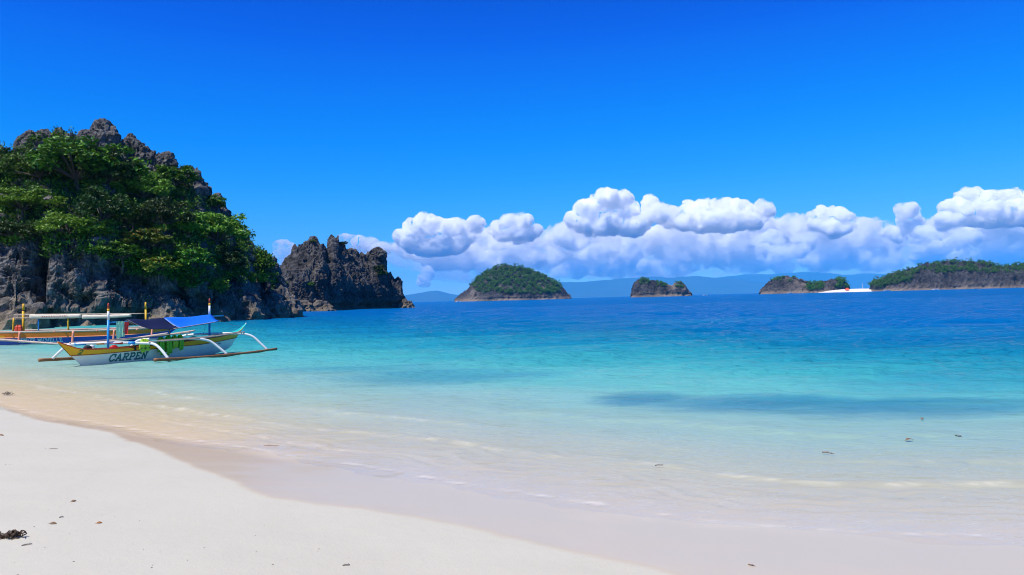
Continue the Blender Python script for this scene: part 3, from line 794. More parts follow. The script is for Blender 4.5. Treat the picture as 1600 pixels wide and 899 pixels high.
canopy(ISL['knob'], 60, 3.2, lambda a, b, v, P: (v > 0.45) & (v < 0.8) & (((a > 999) & (a < 1016) & (b < 444)) | ((a > 1026) & (a < 1040) & (b < 448)) | ((a > 1056) & (a < 1068) & (b < 449))), 402, leaf=0.7, per=20)
canopy(ISL['flat'], 150, 3.4, lambda a, b, v, P: (v > 0.3) & (v < 0.85) & (((a > 1262) & (a < 1284) & (b < 455)) | ((a > 1306) & (a < 1326)) | ((a > 1200) & (a < 1245) & (b < 440) & (vnoise(P * 0.1, 2) > 0))), 403, leaf=0.7, per=20)
canopy(ISL['long'], 620, 4.0, lambda a, b, v, P: (v > 0.3) & (v < 0.85) & (((b < np.interp(a, [1360, 1400, 1440, 1500, 1540, 1600, 1700], [450, 446, 434, 424, 427, 428, 440]) + 5 * vnoise(P * 0.06, 3)) & (vnoise(P * 0.035, 4) > -0.2)) | ((a < 1395) & (b < 449))), 404, leaf=0.75, per=20)

# ------------------------------------------------------------------ boats
M['white'] = paint('white_paint', (0.74, 0.76, 0.76), 0.45, 0.07)
M['hull_white'] = paint('hull_white', (0.80, 0.79, 0.72), 0.4, 0.06, 3.0)
M['yellow'] = paint('yellow_paint', (0.85, 0.40, 0.006), 0.4, 0.08, 4.0)
M['red'] = paint('red_paint', (0.45, 0.05, 0.02), 0.45, 0.1)
M['blue'] = paint('blue_paint', (0.02, 0.27, 0.66), 0.4, 0.08)
M['deep_blue'] = paint('deep_blue_paint', (0.006, 0.05, 0.40), 0.35, 0.1, 3.0)
M['sky_blue'] = paint('bow_blue_paint', (0.01, 0.14, 0.75), 0.35, 0.08, 3.0)
M['orange'] = paint('orange_paint', (0.78, 0.20, 0.012), 0.45, 0.12, 4.0)
M['salmon'] = paint('salmon_paint', (0.82, 0.30, 0.18), 0.5, 0.1)
M['teal'] = paint('teal_paint', (0.02, 0.50, 0.46), 0.4, 0.05)
M['dark_teal'] = paint('letter_teal', (0.005, 0.13, 0.13), 0.5, 0.03)
M['green_letter'] = paint('letter_green', (0.01, 0.16, 0.05), 0.5, 0.03)
M['pale_letter'] = paint('letter_pale', (0.42, 0.62, 0.68), 0.5, 0.03)
M['red_letter'] = paint('letter_red', (0.45, 0.16, 0.13), 0.6, 0.03)
M['grey_letter'] = paint('letter_grey', (0.16, 0.22, 0.26), 0.6, 0.03)
M['wood'] = bamboo_mat('boat_wood', (0.30, 0.21, 0.13))
M['float_wood'] = bamboo_mat('float_bamboo', (0.24, 0.105, 0.035))
M['grey_bamboo'] = bamboo_mat('grey_bamboo', (0.36, 0.31, 0.25))
M['pink_bamboo'] = bamboo_mat('pinkish_bamboo', (0.48, 0.36, 0.30))
M['yellow_post'] = paint('yellow_post', (0.75, 0.42, 0.006), 0.5, 0.1)
M['black'] = paint('black_cloth', (0.012, 0.012, 0.016), 0.7, 0.02)
M['rope'] = bamboo_mat('rope', (0.22, 0.20, 0.17))
M['navy_tarp'] = cloth_mat('navy_tarp', (0.006, 0.012, 0.055), 0.05)
M['blue_tarp'] = cloth_mat('blue_tarp', (0.004, 0.17, 0.85), 0.2)
M['cream_tarp'] = cloth_mat('cream_tarp', (0.62, 0.57, 0.46), 0.1)
M['mint_cloth'] = cloth_mat('mint_cloth', (0.45, 0.88, 0.58), 0.7)
M['red_cloth'] = cloth_mat('red_cloth', (0.85, 0.04, 0.035), 0.65)
M['lime'] = cloth_mat('lime_cloth', (0.20, 0.66, 0.015), 0.4)
M['lime_yellow'] = cloth_mat('lime_yellow_cloth', (0.48, 0.75, 0.03), 0.4)
M['orange_cloth'] = cloth_mat('orange_cloth', (0.85, 0.10, 0.03), 0.4)

class Hull:
    """levels from keel to gunwale, each a list of (t, z, half beam)"""
    def __init__(s, levels): s.L = [np.array(l, float) for l in levels]
    def lev(s, k, u):
        L = s.L[k]; x = np.linspace(0, 1, len(L))
        from_ = np.stack([np.interp(u, x, L[:, c]) for c in range(3)], -1)
        return from_
    def shell(s, ks, n, sides=(1, -1), th=0.0, close_keel=True):
        b = MB(); u = np.linspace(0, 1, n)
        for sd in sides:
            P = []
            for ui in u:
                for k in ks:
                    t, z, h = s.lev(k, ui); P.append((sd * h, t, z))
            b.sheet(P if sd > 0 else P, n, len(ks), th if sd < 0 else -th if th else 0)
        return b
    def side(s, t, z):
        zs, bs = [], []
        for k in range(len(s.L)):
            L = s.L[k]; zs.append(np.interp(t, L[:, 0], L[:, 1])); bs.append(np.interp(t, L[:, 0], L[:, 2]))
        return float(np.interp(z, zs, bs))
GLYPH = {  # strokes on a 0..1 wide, 0..1 tall box
    'C': [[(.95, .8), (.75, .98), (.35, .98), (.08, .75), (.05, .3), (.3, .03), (.7, .02), (.95, .22)], [(.95, .62), (.95, .98)]],
    'A': [[(.08, .02), (.5, .98), (.92, .02)], [(.25, .36), (.75, .36)], [(-.06, .02), (.26, .02)], [(.74, .02), (1.06, .02)]],
    'R': [[(.2, .02), (.2, .98), (.7, .98), (.9, .85), (.9, .65), (.7, .5), (.2, .5)], [(.5, .5), (.92, .02), (1.05, .02)], [(0, .02), (.4, .02)], [(0, .98), (.3, .98)]],
    'P': [[(.2, .02), (.2, .98), (.72, .98), (.92, .84), (.92, .6), (.72, .46), (.2, .46)], [(0, .02), (.45, .02)], [(0, .98), (.3, .98)]],
    'E': [[(.2, .02), (.2, .98)], [(0, .98), (.9, .98), (.9, .78)], [(.2, .5), (.65, .5)], [(0, .02), (.92, .02), (.95, .24)]],
    'N': [[(.15, .02), (.15, .98), (.85, .02), (.85, .98)], [(-.02, .02), (.32, .02)], [(-.02, .98), (.2, .98)], [(.68, .98), (1.02, .98)]],
    '2': [[(.1, .75), (.3, .97), (.7, .97), (.9, .75), (.8, .5), (.1, .03), (.95, .03)]],
    'J': [[(.25, .98), (.85, .98)], [(.6, .98), (.6, .2), (.4, .03), (.12, .15)]], 'I': [[(.5, .02), (.5, .98)]], 'Z': [[(.08, .98), (.92, .98), (.08, .02), (.92, .02)]],
    'M': [[(.05, .02), (.05, .98), (.5, .35), (.95, .98), (.95, .02)]], 'H': [[(.12, .02), (.12, .98)], [(.88, .02), (.88, .98)], [(.12, .5), (.88, .5)]], 'L': [[(.15, .98), (.15, .02), (.9, .02)]],
}
def lettering(parent, text, mp, h, wd_, gap, thick, mat, slant=0.0):
    """each letter a slim raised mesh; mp maps (along, up) to the surface"""
    x = 0.0
    for ch in text:
        if ch == ' ': x += wd_ * 0.8; continue
        cw = wd_ * (0.45 if ch == 'I' else 1.0)
        b = MB()
        for st in GLYPH[ch]:
            for (ax, ay), (bx, by) in zip(st[:-1], st[1:]):
                a = np.array([x + ax * cw + slant * ay * h, ay * h]); c = np.array([x + bx * cw + slant * by * h, by * h])
                d = (c - a) / (np.linalg.norm(c - a) + 1e-9); nn = np.array([-d[1], d[0]]) * thick / 2
                a = a - d * thick * 0.35; c = c + d * thick * 0.35
                b.add([mp(*(a + nn)), mp(*(c + nn)), mp(*(c - nn)), mp(*(a - nn))], [(0, 1, 2, 3)])
        b.build('letter', M[mat], parent)
        x += cw + gap
def smooth_path(pts, n=24):
    pts = [Vector(p) for p in pts]; o = []
    P = [pts[0] * 2 - pts[1]] + pts + [pts[-1] * 2 - pts[-2]]
    m_ = len(pts) - 1
    for i in range(n):
        x = i / (n - 1) * m_; k = min(int(x), m_ - 1); f = x - k
        a, b, c, d = P[k:k + 4]
        o.append(0.5 * ((2 * b) + (c - a) * f + (2 * a - 5 * b + 4 * c - d) * f * f + (3 * b - a - 3 * c + d) * f ** 3))
    return o
def pole(name, pts, rad, mat, parent, n=16, seg=8, nodes=False):
    P = smooth_path(pts, n) if len(pts) > 2 else [Vector(pts[0]).lerp(Vector(pts[1]), k / (n - 1)) for k in range(n)]
    rs = [(rad if not hasattr(rad, '__len__') else rad[0] + (rad[1] - rad[0]) * k / (n - 1)) * (1.12 if nodes and k % 3 == 0 else 1.0) for k in range(n)]
    return MB().tube(P, rs, seg).build(name, M[mat], parent, smooth=True)
def drape(name, mat, corner, along, down, nu, nv, folds, amp, parent=None, th=0.0, seed=0, **kw):
    """hanging or stretched cloth: folds run down, deepening towards the hem"""
    r = random.Random(seed); ph = r.uniform(0, 6)
    a, d = Vector(along), Vector(down); nrm = a.cross(d).normalized(); P = []
    for i in range(nu):
        u = i / (nu - 1)
        for j in range(nv):
            v = j / (nv - 1)
            q = Vector(corner) + a * (u + 0.05 * math.sin(9 * u + ph) * v) + d * v * (1 + 0.06 * math.sin(5 * u + ph))
            q += nrm * amp * (0.35 + 0.65 * v) * math.sin(folds * 2 * math.pi * u + ph + 0.6 * v)
            P.append(q)
    return MB().sheet(P, nu, nv, th).build(name, M[mat], parent, smooth=True, **kw)

# --- the near boat: white hull with a yellow top strake
BANG = R(26)
B0 = at_z(130, 574); boat = empty('outrigger_boat', (B0.x, B0.y, 0), 'white and yellow outrigger boat with a navy and blue awning, nearest the beach', 'boat', rz=-BANG)
sheer = [(-.93, .93, .02), (-.61, .79, .12), (-.37, .68, .22), (-.08, .625, .3), (.46, .60, .39), (1.47, .58, .46), (2.43, .59, .48), (3.77, .655, .48), (4.75, .69, .45), (5.82, .74, .36), (6.8, .82, .21), (7.4, .97, .1), (7.75, 1.2, .02)]
strk = [(-.47, .44, .012), (-.32, .44, .09), (-.12, .44, .18), (.1, .44, .255), (.52, .44, .34), (1.5, .46, .41), (2.62, .475, .43), (3.81, .49, .43), (4.8, .5, .40), (5.6, .54, .32), (6.5, .6, .17), (6.95, .635, .08), (7.2, .66, .012)]
bilg = [(-.12, .12, .01), (0.0, .11, .07), (.15, .10, .14), (.3, .09, .2), (.7, .08, .28), (1.6, .08, .35), (2.7, .08, .37), (3.8, .1, .37), (4.8, .14, .34), (5.5, .18, .26), (6.4, .27, .13), (6.75, .31, .06), (6.95, .36, .01)]
keel = [(.0, -.16, .005), (.1, -.17, .02), (.25, -.18, .05), (.4, -.18, .08), (.8, -.18, .12), (1.65, -.18, .15), (2.7, -.18, .16), (3.8, -.16, .16), (4.8, -.1, .14), (5.5, -.02, .1), (6.4, .12, .05), (6.7, .2, .02), (6.85, .27, .005)]
hl = Hull([keel, bilg, strk, sheer])
hull = hl.shell([0, 1, 2], 56).build('hull', M['hull_white'], boat, smooth=True)
# upper strake, proud of the hull by its thickness
h2 = Hull([[(t, z - .005, b + .012) for t, z, b in strk], [(t, z, b + .012) for t, z, b in sheer]])
strake = hl.shell([2, 3], 56, th=0.0)
b = MB(); u = np.linspace(0, 1, 56)
for sd in (1, -1):
    P = []
    for ui in u:
        lo, hi = h2.lev(0, ui), h2.lev(1, ui)
        for k in range(4):
            q = lo + (hi - lo) * k / 3; P.append((sd * q[2], q[0], q[1]))
    b.sheet(P, 56, 4, 0.022 * sd)
strake = b.build('strake', M['yellow'], boat, smooth=False)
for sd in (1, -1):
    MB().tube([(sd * (h2.lev(0, ui)[2] + .006), h2.lev(0, ui)[0], h2.lev(0, ui)[1]) for ui in u], 0.014, 6).build('rubbing_strip', M['red'], boat, smooth=True)
    MB().tube([(sd * (h2.lev(1, ui)[2]), h2.lev(1, ui)[0], h2.lev(1, ui)[1] + .008) for ui in u[:46]], 0.02, 6).build('gunwale', M['red'] if sd > 0 else M['wood'], boat, smooth=True)
# floor boards, thwarts, bow and stern decks
for k in range(4):
    x = -0.24 + 0.16 * k
    MB().box((x, 3.0, 0.30), (0.14, 4.6, 0.025)).build('floor_board', M['wood'], boat)
for t_ in (0.9, 2.3, 3.5, 4.6, 5.5):
    bw = hl.side(t_, 0.5) * 2 - 0.05
    MB().box((0, t_, 0.52), (bw, 0.22, 0.03)).build('thwart', M['wood'], boat)
P = []
for ui in np.linspace(0.80, 1.0, 10):
    q = h2.lev(1, ui)
    for f in (-1, 0, 1): P.append((f * q[2] * 0.93, q[0], q[1] - 0.012 + (0.02 if f == 0 else 0)))
deck = MB().sheet(P, 10, 3, 0.02).build('stern_deck', M['teal'], boat, smooth=False)
P = []
for ui in np.linspace(0.0, 0.22, 8):
    q = h2.lev(1, ui)
    for f in (-1, 0, 1): P.append((f * q[2] * 0.93, q[0], q[1] - 0.015))
MB().sheet(P, 8, 3, 0.02).build('bow_deck', M['yellow'], boat)
MB().tube([(0, 7.66, 1.12), (0, 7.80, 1.25)], [0.03, 0.022], 8).build('stern_tip', M['white'], boat, smooth=True)
# name on the starboard side, number on the bow
def on_hull(t0, z0, off=0.012, tilt=0.0):
    def f(a, up):
        t_ = t0 + a; z_ = z0 + up + tilt * a
        return (hl.side(t_, z_) + off + (0.012 if z_ > 0.44 else 0), t_, z_)
    return f
lettering(hull, 'CARPEN', on_hull(.76, .145, tilt=0.0), .235, .205, .055, .052, 'dark_teal', slant=0.35)
lettering(strake, '2', on_hull(-.31, .47, 0.02), .15, .12, .03, .03, 'green_letter', slant=0.15)
lettering(hull, 'N', on_hull(5.62, .44), .05, .05, .03, .016, 'grey_letter'); lettering(hull, 'I', on_hull(5.78, .445), .05, .05, .03, .016, 'grey_letter'); lettering(hull, 'NEA', on_hull(5.9, .45), .045, .05, .03, .014, 'grey_letter')
# outrigger booms, floats, side rails
pole('boom', [(-1.66, -.02, .27), (-1.32, .14, .60), (-1.0, .25, .78), (0, 1.1, .79), (.8, 1.86, .73), (1.02, 2.0, .71), (1.22, 2.06, .64), (1.45, 2.12, .43), (1.70, 2.18, .13)], 0.05, 'white', boat, 40, 10)
pole('boom', [(-1.66, 2.9, .24), (-1.3, 3.1, .62), (-1.0, 3.25, .78), (0, 3.75, .80), (.8, 4.18, .76), (1.02, 4.34, .74), (1.22, 4.62, .63), (1.45, 4.82, .38), (1.70, 5.02, .08)], 0.05, 'white', boat, 40, 10)
pole('boom', [(-1.66, 4.9, .22), (-1.3, 5.2, .66), (-1.0, 5.4, .84), (0, 6.05, .88), (.7, 6.55, .85), (.95, 6.74, .82), (1.2, 6.94, .70), (1.45, 7.1, .42), (1.70, 7.27, .10)], 0.05, 'white', boat, 40, 10)
for k, (r0, t0, r1, t1, mt_) in enumerate([(-.9, .33, -.6, .58, 'blue'), (-.35, .8, -.15, .97, 'yellow'), (.1, 1.2, .3, 1.38, 'red'), (.42, 1.5, .6, 1.66, 'blue')]):
    f = lambda r_: .785 - .065 * max(0, r_)
    MB().tube([(r0, t0, f(r0) + .003), (r1, t1, f(r1) + .003)], .054, 10).build('paint_band', M[mt_], boat, smooth=True)
pole('outrigger_float', [(1.72, 1.55, .15), (1.72, 3.2, .09), (1.72, 4.8, .07), (1.72, 6.3, .08), (1.72, 7.78, .13)], (0.06, 0.05), 'float_wood', boat, 34, 10, nodes=True)
pole('outrigger_float', [(-1.66, -.5, .27), (-1.66, 1.5, .21), (-1.66, 3.5, .18), (-1.66, 5.6, .22)], (0.06, 0.05), 'float_wood', boat, 30, 10, nodes=True)
pole('side_rail', [(1.0, 1.9, .775), (1.0, 4.3, .785), (.93, 6.75, .91)], 0.024, 'pink_bamboo', boat, 20)
pole('side_rail', [(.93, 2.4, .80), (.95, 4.4, .82), (.86, 6.6, .93)], 0.018, 'grey_bamboo', boat, 20)
pole('side_rail', [(-1.0, .2, .84), (-1.0, 3, .87), (-.95, 5.6, .95)], 0.024, 'pink_bamboo', boat, 20)
# masts
def mast(t_, ztop, lean):
    tot = ztop - 0.32
    f = lambda z: (lean * (z - .3), t_ + 0.03 * (z - .3), z)
    mo = MB().tube([f(.32), f(1.62)], .045, 10).build('mast', M['blue'], boat, smooth=True)
    MB().tube([f(1.62), f(ztop - .30)], .043, 10).build('band', M['white'], mo, smooth=True)
    MB().tube([f(ztop - .30), f(ztop - .21)], .044, 10).build('band', M['yellow'], mo, smooth=True)
    MB().tube([f(ztop - .21), f(ztop - .1), f(ztop - .05), f(ztop)], [.036, .030, .036, .018], 10).build('finial', M['red'], mo, smooth=True)
mast(.98, 2.24, 0.0); mast(5.70, 2.36, 0.0)
# awning: a ridge pole between the masts with a navy and a blue tarpaulin over it
pole('ridge_pole', [(0, .98, 1.53), (0, 3.4, 1.56), (0, 6.5, 1.62)], .022, 'blue', boat, 14)
pole('awning_pole', [(.82, 3.2, 1.20), (.82, 5.55, 1.41)], .02, 'grey_bamboo', boat, 8)
pole('awning_pole', [(-.82, 2.0, 1.36), (-.82, 6.4, 1.50)], .02, 'grey_bamboo', boat, 8)
def tarp(mat, t_ridge, t_edge, zr, ze, name='awning', sag=.05, seed=0):
    P = []; nu, nv = 16, 15; r = random.Random(seed)
    for i in range(nu):
        u = i / (nu - 1)
        for j in range(nv):
            v = j / (nv - 1) * 2 - 1; a = abs(v)
            t_ = (t_ridge[0] + (t_ridge[1] - t_ridge[0]) * u) * (1 - a) + (t_edge[0] + (t_edge[1] - t_edge[0]) * u) * a
            z0 = zr[0] + (zr[1] - zr[0]) * u; z1 = ze[0] + (ze[1] - ze[0]) * u
            if v < 0: z1 = z1 * 0.35 + z0 * 0.65 - .05
            z = z0 + (z1 - z0) * a - sag * math.sin(math.pi * u) * (0.4 + 0.6 * a) - .05 * math.sin(math.pi * a) + .012 * math.sin(9 * u + 4 * v)
            P.append((v * .84, t_, z + .03))
    return MB().sheet(P, nu, nv, .008).build(name, M[mat], boat, smooth=True)
tarp('navy_tarp', (1.78, 3.43), (2.05, 3.47), (1.58, 1.585), (1.23, 1.19))
tarp('blue_tarp', (3.435, 5.86), (3.48, 5.45), (1.59, 1.645), (1.195, 1.40), seed=2)
pole('stay', [(0, 5.72, 1.66), (0, 6.7, 1.28), (0, 7.6, 1.08)], .006, 'rope', boat, 8, 5)
pole('stay', [(.1, 5.45, 1.44), (.5, 5.0, 1.1), (.8, 4.6, .8)], .006, 'rope', boat, 8, 5)
pole('stay', [(0, 1.75, 1.58), (.4, 2.0, 1.3), (.6, 2.2, 1.0)], .006, 'rope', boat, 8, 5)
pole('awning_post', [(.5, 3.3, .5), (.5, 3.28, 1.2)], .02, 'wood', boat, 4, 6)
def BL(r_, t_, z_): return Vector((B0.x, B0.y, 0)) + Vector((r_ * math.cos(BANG) + t_ * math.sin(BANG), -r_ * math.sin(BANG) + t_ * math.cos(BANG), z_))
ex, ey = BL(1, 0, 0) - BL(0, 0, 0), BL(0, 1, 0) - BL(0, 0, 0)
drape('towel', 'mint_cloth', BL(.03, 1.32, 1.56), ey * .34, Vector((0, 0, -.60)), 18, 10, 2.5, .03, seed=1, label='mint green towel hung over the ridge pole by the front mast', cat='towel')
drape('shirt', 'red_cloth', BL(.04, 1.66, 1.54), ey * .20 + Vector((0, 0, -.05)), Vector((0, 0, -.42)) - ey * .06, 12, 8, 1.3, .035, seed=2, label='red cloth hanging beside the mint towel', cat='cloth')
def vest(label, r_, t_, z_, mat, h, w_, seed, group='lime life vests on the near boat'):
    """life vest hung by its neck: back and two front panels with a gap, rounded foam, dark straps"""
    e = empty('life_vest', BL(r_, t_, z_), label, 'life vest', group, rz=-BANG + random.Random(seed).uniform(-.25, .25))
    r = random.Random(seed)
    def panel(name, y0, y1, x, zt, zb):
        P = []; n1, n2 = 7, 9
        for i in range(n1):
            u = i / (n1 - 1)
            for j in range(n2):
                v = j / (n2 - 1)
                y = y0 + (y1 - y0) * u; z = zt + (zb - zt) * v
                puff = .028 * math.sin(math.pi * u) ** .5 * math.sin(math.pi * min(1, .1 + v)) ** .5 if 0 < u < 1 else 0
                P.append((x + puff + .012 * math.sin(7 * v + seed), y * (1 - .18 * (1 - v) ** 3) , z))
        return MB().sheet(P, n1, n2, .03).build(name, M[mat], e, smooth=True)
    panel('front_panel', -w_ / 2, -.015, .06, .02, -h); panel('front_panel', .015, w_ / 2, .06, .02, -h * r.uniform(.86, 1)); panel('back_panel', -w_ / 2, w_ / 2, -.05, .04, -h * .8)
    MB().tube(smooth_path([(.07, -w_ * .3, -.02), (.02, -w_ * .25, .07), (-.05, -w_ * .1, .06), (-.05, w_ * .1, .06), (.02, w_ * .25, .07), (.07, w_ * .3, -.02)], 14), .03, 7).build('collar', M[mat], e, smooth=True)
    MB().box((.098, 0, -h * .62), (.012, w_ * 1.02, .03)).build('strap', M['black'], e)
    return e
vest('yellow-lime life vest hanging from the front boom beside the name', .62, 2.02, .79, 'lime_yellow', .40, .34, 1)
vest('lime life vest hanging half behind the front boom arm', .56, 2.80, .82, 'lime', .58, .24, 2)
vest('longest lime life vest in the cluster on the gunwale', .60, 3.12, .86, 'lime', .66, .20, 3)
vest('short pale lime life vest in the gunwale cluster', .58, 3.42, .85, 'lime_yellow', .42, .20, 4)
vest('rearmost lime life vest of the gunwale cluster', .57, 3.70, .86, 'lime', .52, .17, 5)
# things lying in the near boat
def bag(label, p, sx, sy, sz, mat, seed, name='bag', cat='bag'):
    v = ICO2[0] * np.array([sx, sy, sz]); v[:, 2] = np.maximum(v[:, 2], -sz * .55)
    v = v * (1 + .14 * vnoise(v / max(sx, sy) * 2.2 + seed, seed))[:, None]
    return obj(name, mesh_np(name, v + np.array(p), ICO2[1]), M[mat], None, label, cat)
bag('black bag with dark straps on the front deck of the near boat', BL(-.1, .25, .66), .13, .2, .1, 'black', 3)
bag('white cloth bundle beside the black bag near the bow', BL(-.2, .48, .67), .1, .12, .09, 'white', 4, 'cloth_bundle', 'cloth')
bag('red folded cloth beside the foot of the front mast', BL(.1, 1.15, .63), .12, .2, .08, 'red_cloth', 5, 'folded_cloth', 'cloth')
bag('dark blue bag under the navy awning', BL(.0, 2.5, .66), .2, .3, .15, 'navy_tarp', 6)
bag('black bag under the blue awning near the rear mast', BL(-.05, 4.9, .70), .2, .34, .13, 'black', 7)
bag('black rag hung over the gunwale left of the yellow-lime vest', BL(.52, 1.72, .55), .03, .07, .12, 'black', 8, 'rag', 'cloth')

# --- the blue boat behind it
YB = 49.0
def XB(px, y=YB): return at_y(px, 500, y).x
boat2 = empty('outrigger_boat', (XB(110), YB, 0), 'long blue and orange outrigger boat with rolled cream canopy, moored behind the near boat', 'boat')
x0 = XB(110)
def xs(px, y=YB): return XB(px, y) - x0
# local frame: along = +x, towards the camera = -y
sh2 = [(-9.6, 1.75, .03), (-8.3, 1.25, .25), (-6.5, .92, .5), (-4.5, .79, .66), (-2, .74, .74), (0, .73, .75), (2, .73, .73), (4, .75, .62), (5.4, .80, .42), (6.5, .90, .18), (7.0, 1.02, .03)]
st2 = [(-8.9, 1.3, .02), (-7.7, .8, .2), (-6.1, .52, .42), (-4.3, .45, .58), (-2, .42, .66), (0, .41, .67), (2, .42, .65), (3.9, .45, .54), (5.1, .52, .35), (6.1, .64, .14), (6.6, .78, .02)]
bl2 = [(-8.0, .5, .01), (-7.0, .2, .14), (-5.7, .08, .32), (-4.1, .05, .46), (-2, .04, .54), (0, .04, .55), (2, .05, .53), (3.7, .1, .42), (4.8, .2, .26), (5.7, .36, .1), (6.2, .5, .01)]
kl2 = [(-7.6, .1, .005), (-6.7, -.1, .05), (-5.5, -.22, .12), (-4.0, -.25, .2), (-2, -.25, .24), (0, -.25, .25), (2, -.24, .23), (3.6, -.16, .17), (4.6, -.02, .1), (5.4, .16, .04), (5.9, .3, .005)]
H2 = Hull([kl2, bl2, st2, sh2])
def swap(bm): bm.v = [(y, -x, z) for x, y, z in bm.v]; return bm
hull2 = swap(H2.shell([0, 1, 2], 50)).build('hull', M['deep_blue'], boat2, smooth=True)
b = MB(); u2 = np.linspace(0, 1, 50)
for sd in (1, -1):
    P = []
    for ui in u2:
        lo, hi = H2.lev(2, ui), H2.lev(3, ui)
        for k in range(3):
            q = lo + (hi - lo) * k / 2; P.append((sd * (q[2] + .015), q[0], q[1]))
    b.sheet(P, 50, 3, 0.03 * sd)
swap(b).build('strake', M['orange'], boat2)
for sd in (1, -1):
    swap(MB().tube([(sd * (H2.lev(2, ui)[2] + .02), H2.lev(2, ui)[0], H2.lev(2, ui)[1]) for ui in u2], .025, 6)).build('rubbing_strip', M['salmon'], boat2, smooth=True)
    swap(MB().tube([(sd * (H2.lev(3, ui)[2]), H2.lev(3, ui)[0], H2.lev(3, ui)[1] + .015) for ui in u2], .03, 6)).build('gunwale', M['red'], boat2, smooth=True)
b = MB(); P = []
for ui in np.linspace(0.10, 0.33, 12):
    lo, hi = H2.lev(2, ui), H2.lev(3, ui)
    for k in (0, 1):
        q = lo + (hi - lo) * (.06 + .34 * k); P.append((q[2] + .028, q[0], q[1]))
swap(b.sheet(P, 12, 2, .01)).build('bow_stripe', M['yellow'], boat2)
for t_ in (-5, -3, -1, 1, 3, 4.5):
    MB().box((t_, 0, .58), (.24, 2 * H2.side(t_, .6) - .04, .035)).build('thwart', M['wood'], boat2)
def on2(a0, z0):
    return lambda a, up: (a0 + a, -(H2.side(a0 + a, z0 + up) + .02), z0 + up)
lettering(hull2, 'JENIZE MICHELLE', on2(xs(37), .13), .24, .155, .045, .045, 'pale_letter', slant=0.0)
pr = 47.0   # near outrigger line
dy = pr - YB
pole('side_platform_rail', [(xs(-40, pr), dy + .2, .83), (xs(60, pr), dy + .2, .80), (xs(180, pr), dy + .2, .80), (xs(276, pr), dy + .5, .93)], .055, 'grey_bamboo', boat2, 26, nodes=True)
pole('side_platform_rail', [(xs(-40, pr), -dy - .2, .83), (xs(120, pr), -dy - .2, .80), (xs(270, pr), -dy - .5, .93)], .055, 'grey_bamboo', boat2, 26)
for px in (-34, 28, 112, 176, 236):
    pole('boom', [(xs(px), dy + .1, .78), (xs(px), 0, .80), (xs(px), -dy, .78)], .05, 'salmon', boat2, 8)
FZ = lambda px: float(np.interp(px, [-60, 8, 60, 112, 178, 237, 262], [.55, .36, .16, .02, .14, .40, .52]))
for px, top in ((28, .80), (112, .79), (176, .79), (236, .83)):
    pole('float_strut', [(xs(px, pr), dy + .15, top), (xs(px, pr), dy + .02, FZ(px))], .07 if px == 112 else .055, 'salmon', boat2, 6)
pole('outrigger_float', [(xs(p_, pr), dy, FZ(p_)) for p_ in (-60, 8, 60, 112, 178, 237, 262)], (.075, .055), 'pink_bamboo', boat2, 40, 10, nodes=True)
pole('outrigger_float', [(xs(p_, pr), -dy, FZ(p_)) for p_ in (-60, 8, 60, 112, 178, 237, 262)], (.075, .055), 'pink_bamboo', boat2, 30, 10)
for px, za, zb, rad, mt_, lx in ((36, .3, 2.50, .075, 'yellow_post', 0.05), (228, .3, 2.40, .06, 'yellow_post', 0)):
    mo = MB().tube([(xs(px), 0, za), (xs(px) + lx * .5, 0, zb - .45)], rad, 10).build('mast', M[mt_], boat2, smooth=True)
    MB().tube([(xs(px) + lx * .5, 0, zb - .45), (xs(px) + lx * .5, 0, zb - .40)], rad * .8, 10).build('band', M['black'], mo, smooth=True)
    MB().tube([(xs(px) + lx * .5, 0, zb - .40), (xs(px) + lx, 0, zb)], [rad * 1.05, rad * .75], 10).build('mast_head', M[mt_], mo, smooth=True)
pole('canopy_post', [(xs(29.5), -.6, .7), (xs(31), -.6, 1.64)], .05, 'yellow_post', boat2, 4)
pole('canopy_post', [(xs(115), -.6, .7), (xs(115), -.6, 1.56)], .05, 'yellow_post', boat2, 4)
pole('canopy_post', [(xs(69), -.6, .7), (xs(69), -.6, 1.56)], .035, 'blue', boat2, 4)
pole('canopy_rail', [(xs(31), -.6, 1.84), (xs(70), -.6, 1.80), (xs(228), -.6, 1.70)], .022, 'grey_bamboo', boat2, 10)
pole('canopy_rail', [(xs(31), -.6, 1.64), (xs(57), -.6, 1.62), (xs(70), -.6, 1.60)], .025, 'grey_bamboo', boat2, 6)
pole('canopy_rail', [(xs(31), .6, 1.84), (xs(228), .6, 1.70)], .022, 'grey_bamboo', boat2, 10)
def rolled(pa, pb, za, zb, ha, hb):
    n_, m_ = 22, 12; V = []
    for i in range(n_):
        u = i / (n_ - 1); x = xs(pa) + (xs(pb) - xs(pa)) * u; z = za + (zb - za) * u - .02 * math.sin(math.pi * u); hh = ha + (hb - ha) * u
        for k in range(m_):
            a = 2 * math.pi * k / m_
            V.append((x, -.66 + .07 * math.cos(a), z + hh / 2 * math.sin(a) * (1 + .05 * math.sin(5 * u * 6.28))))
    Fc = [tuple(q) for q in grid_faces(n_, m_).tolist()] + [(i * m_ + m_ - 1, (i + 1) * m_ + m_ - 1, (i + 1) * m_, i * m_) for i in range(n_ - 1)] + [tuple(range(m_)), tuple((n_ - 1) * m_ + k for k in range(m_ - 1, -1, -1))]
    return MB().add(V, Fc).build('rolled_canopy', M['cream_tarp'], boat2, smooth=True)
rc = rolled(57, 136, 1.70, 1.66, .28, .24)
rolled(138, 213, 1.60, 1.62, .26, .18)
r = random.Random(5); x = xs(76)
for k in range(12):                                  # faded print on the roll, too worn to read
    w_ = r.uniform(.05, .11)
    MB().add([(x, -.741, 1.665), (x + w_, -.741, 1.665), (x + w_ * .8, -.741, 1.72), (x + .01, -.741, 1.725)], [(0, 1, 2, 3)]).build('faded_print', M['red_letter'], rc); x += w_ + .045
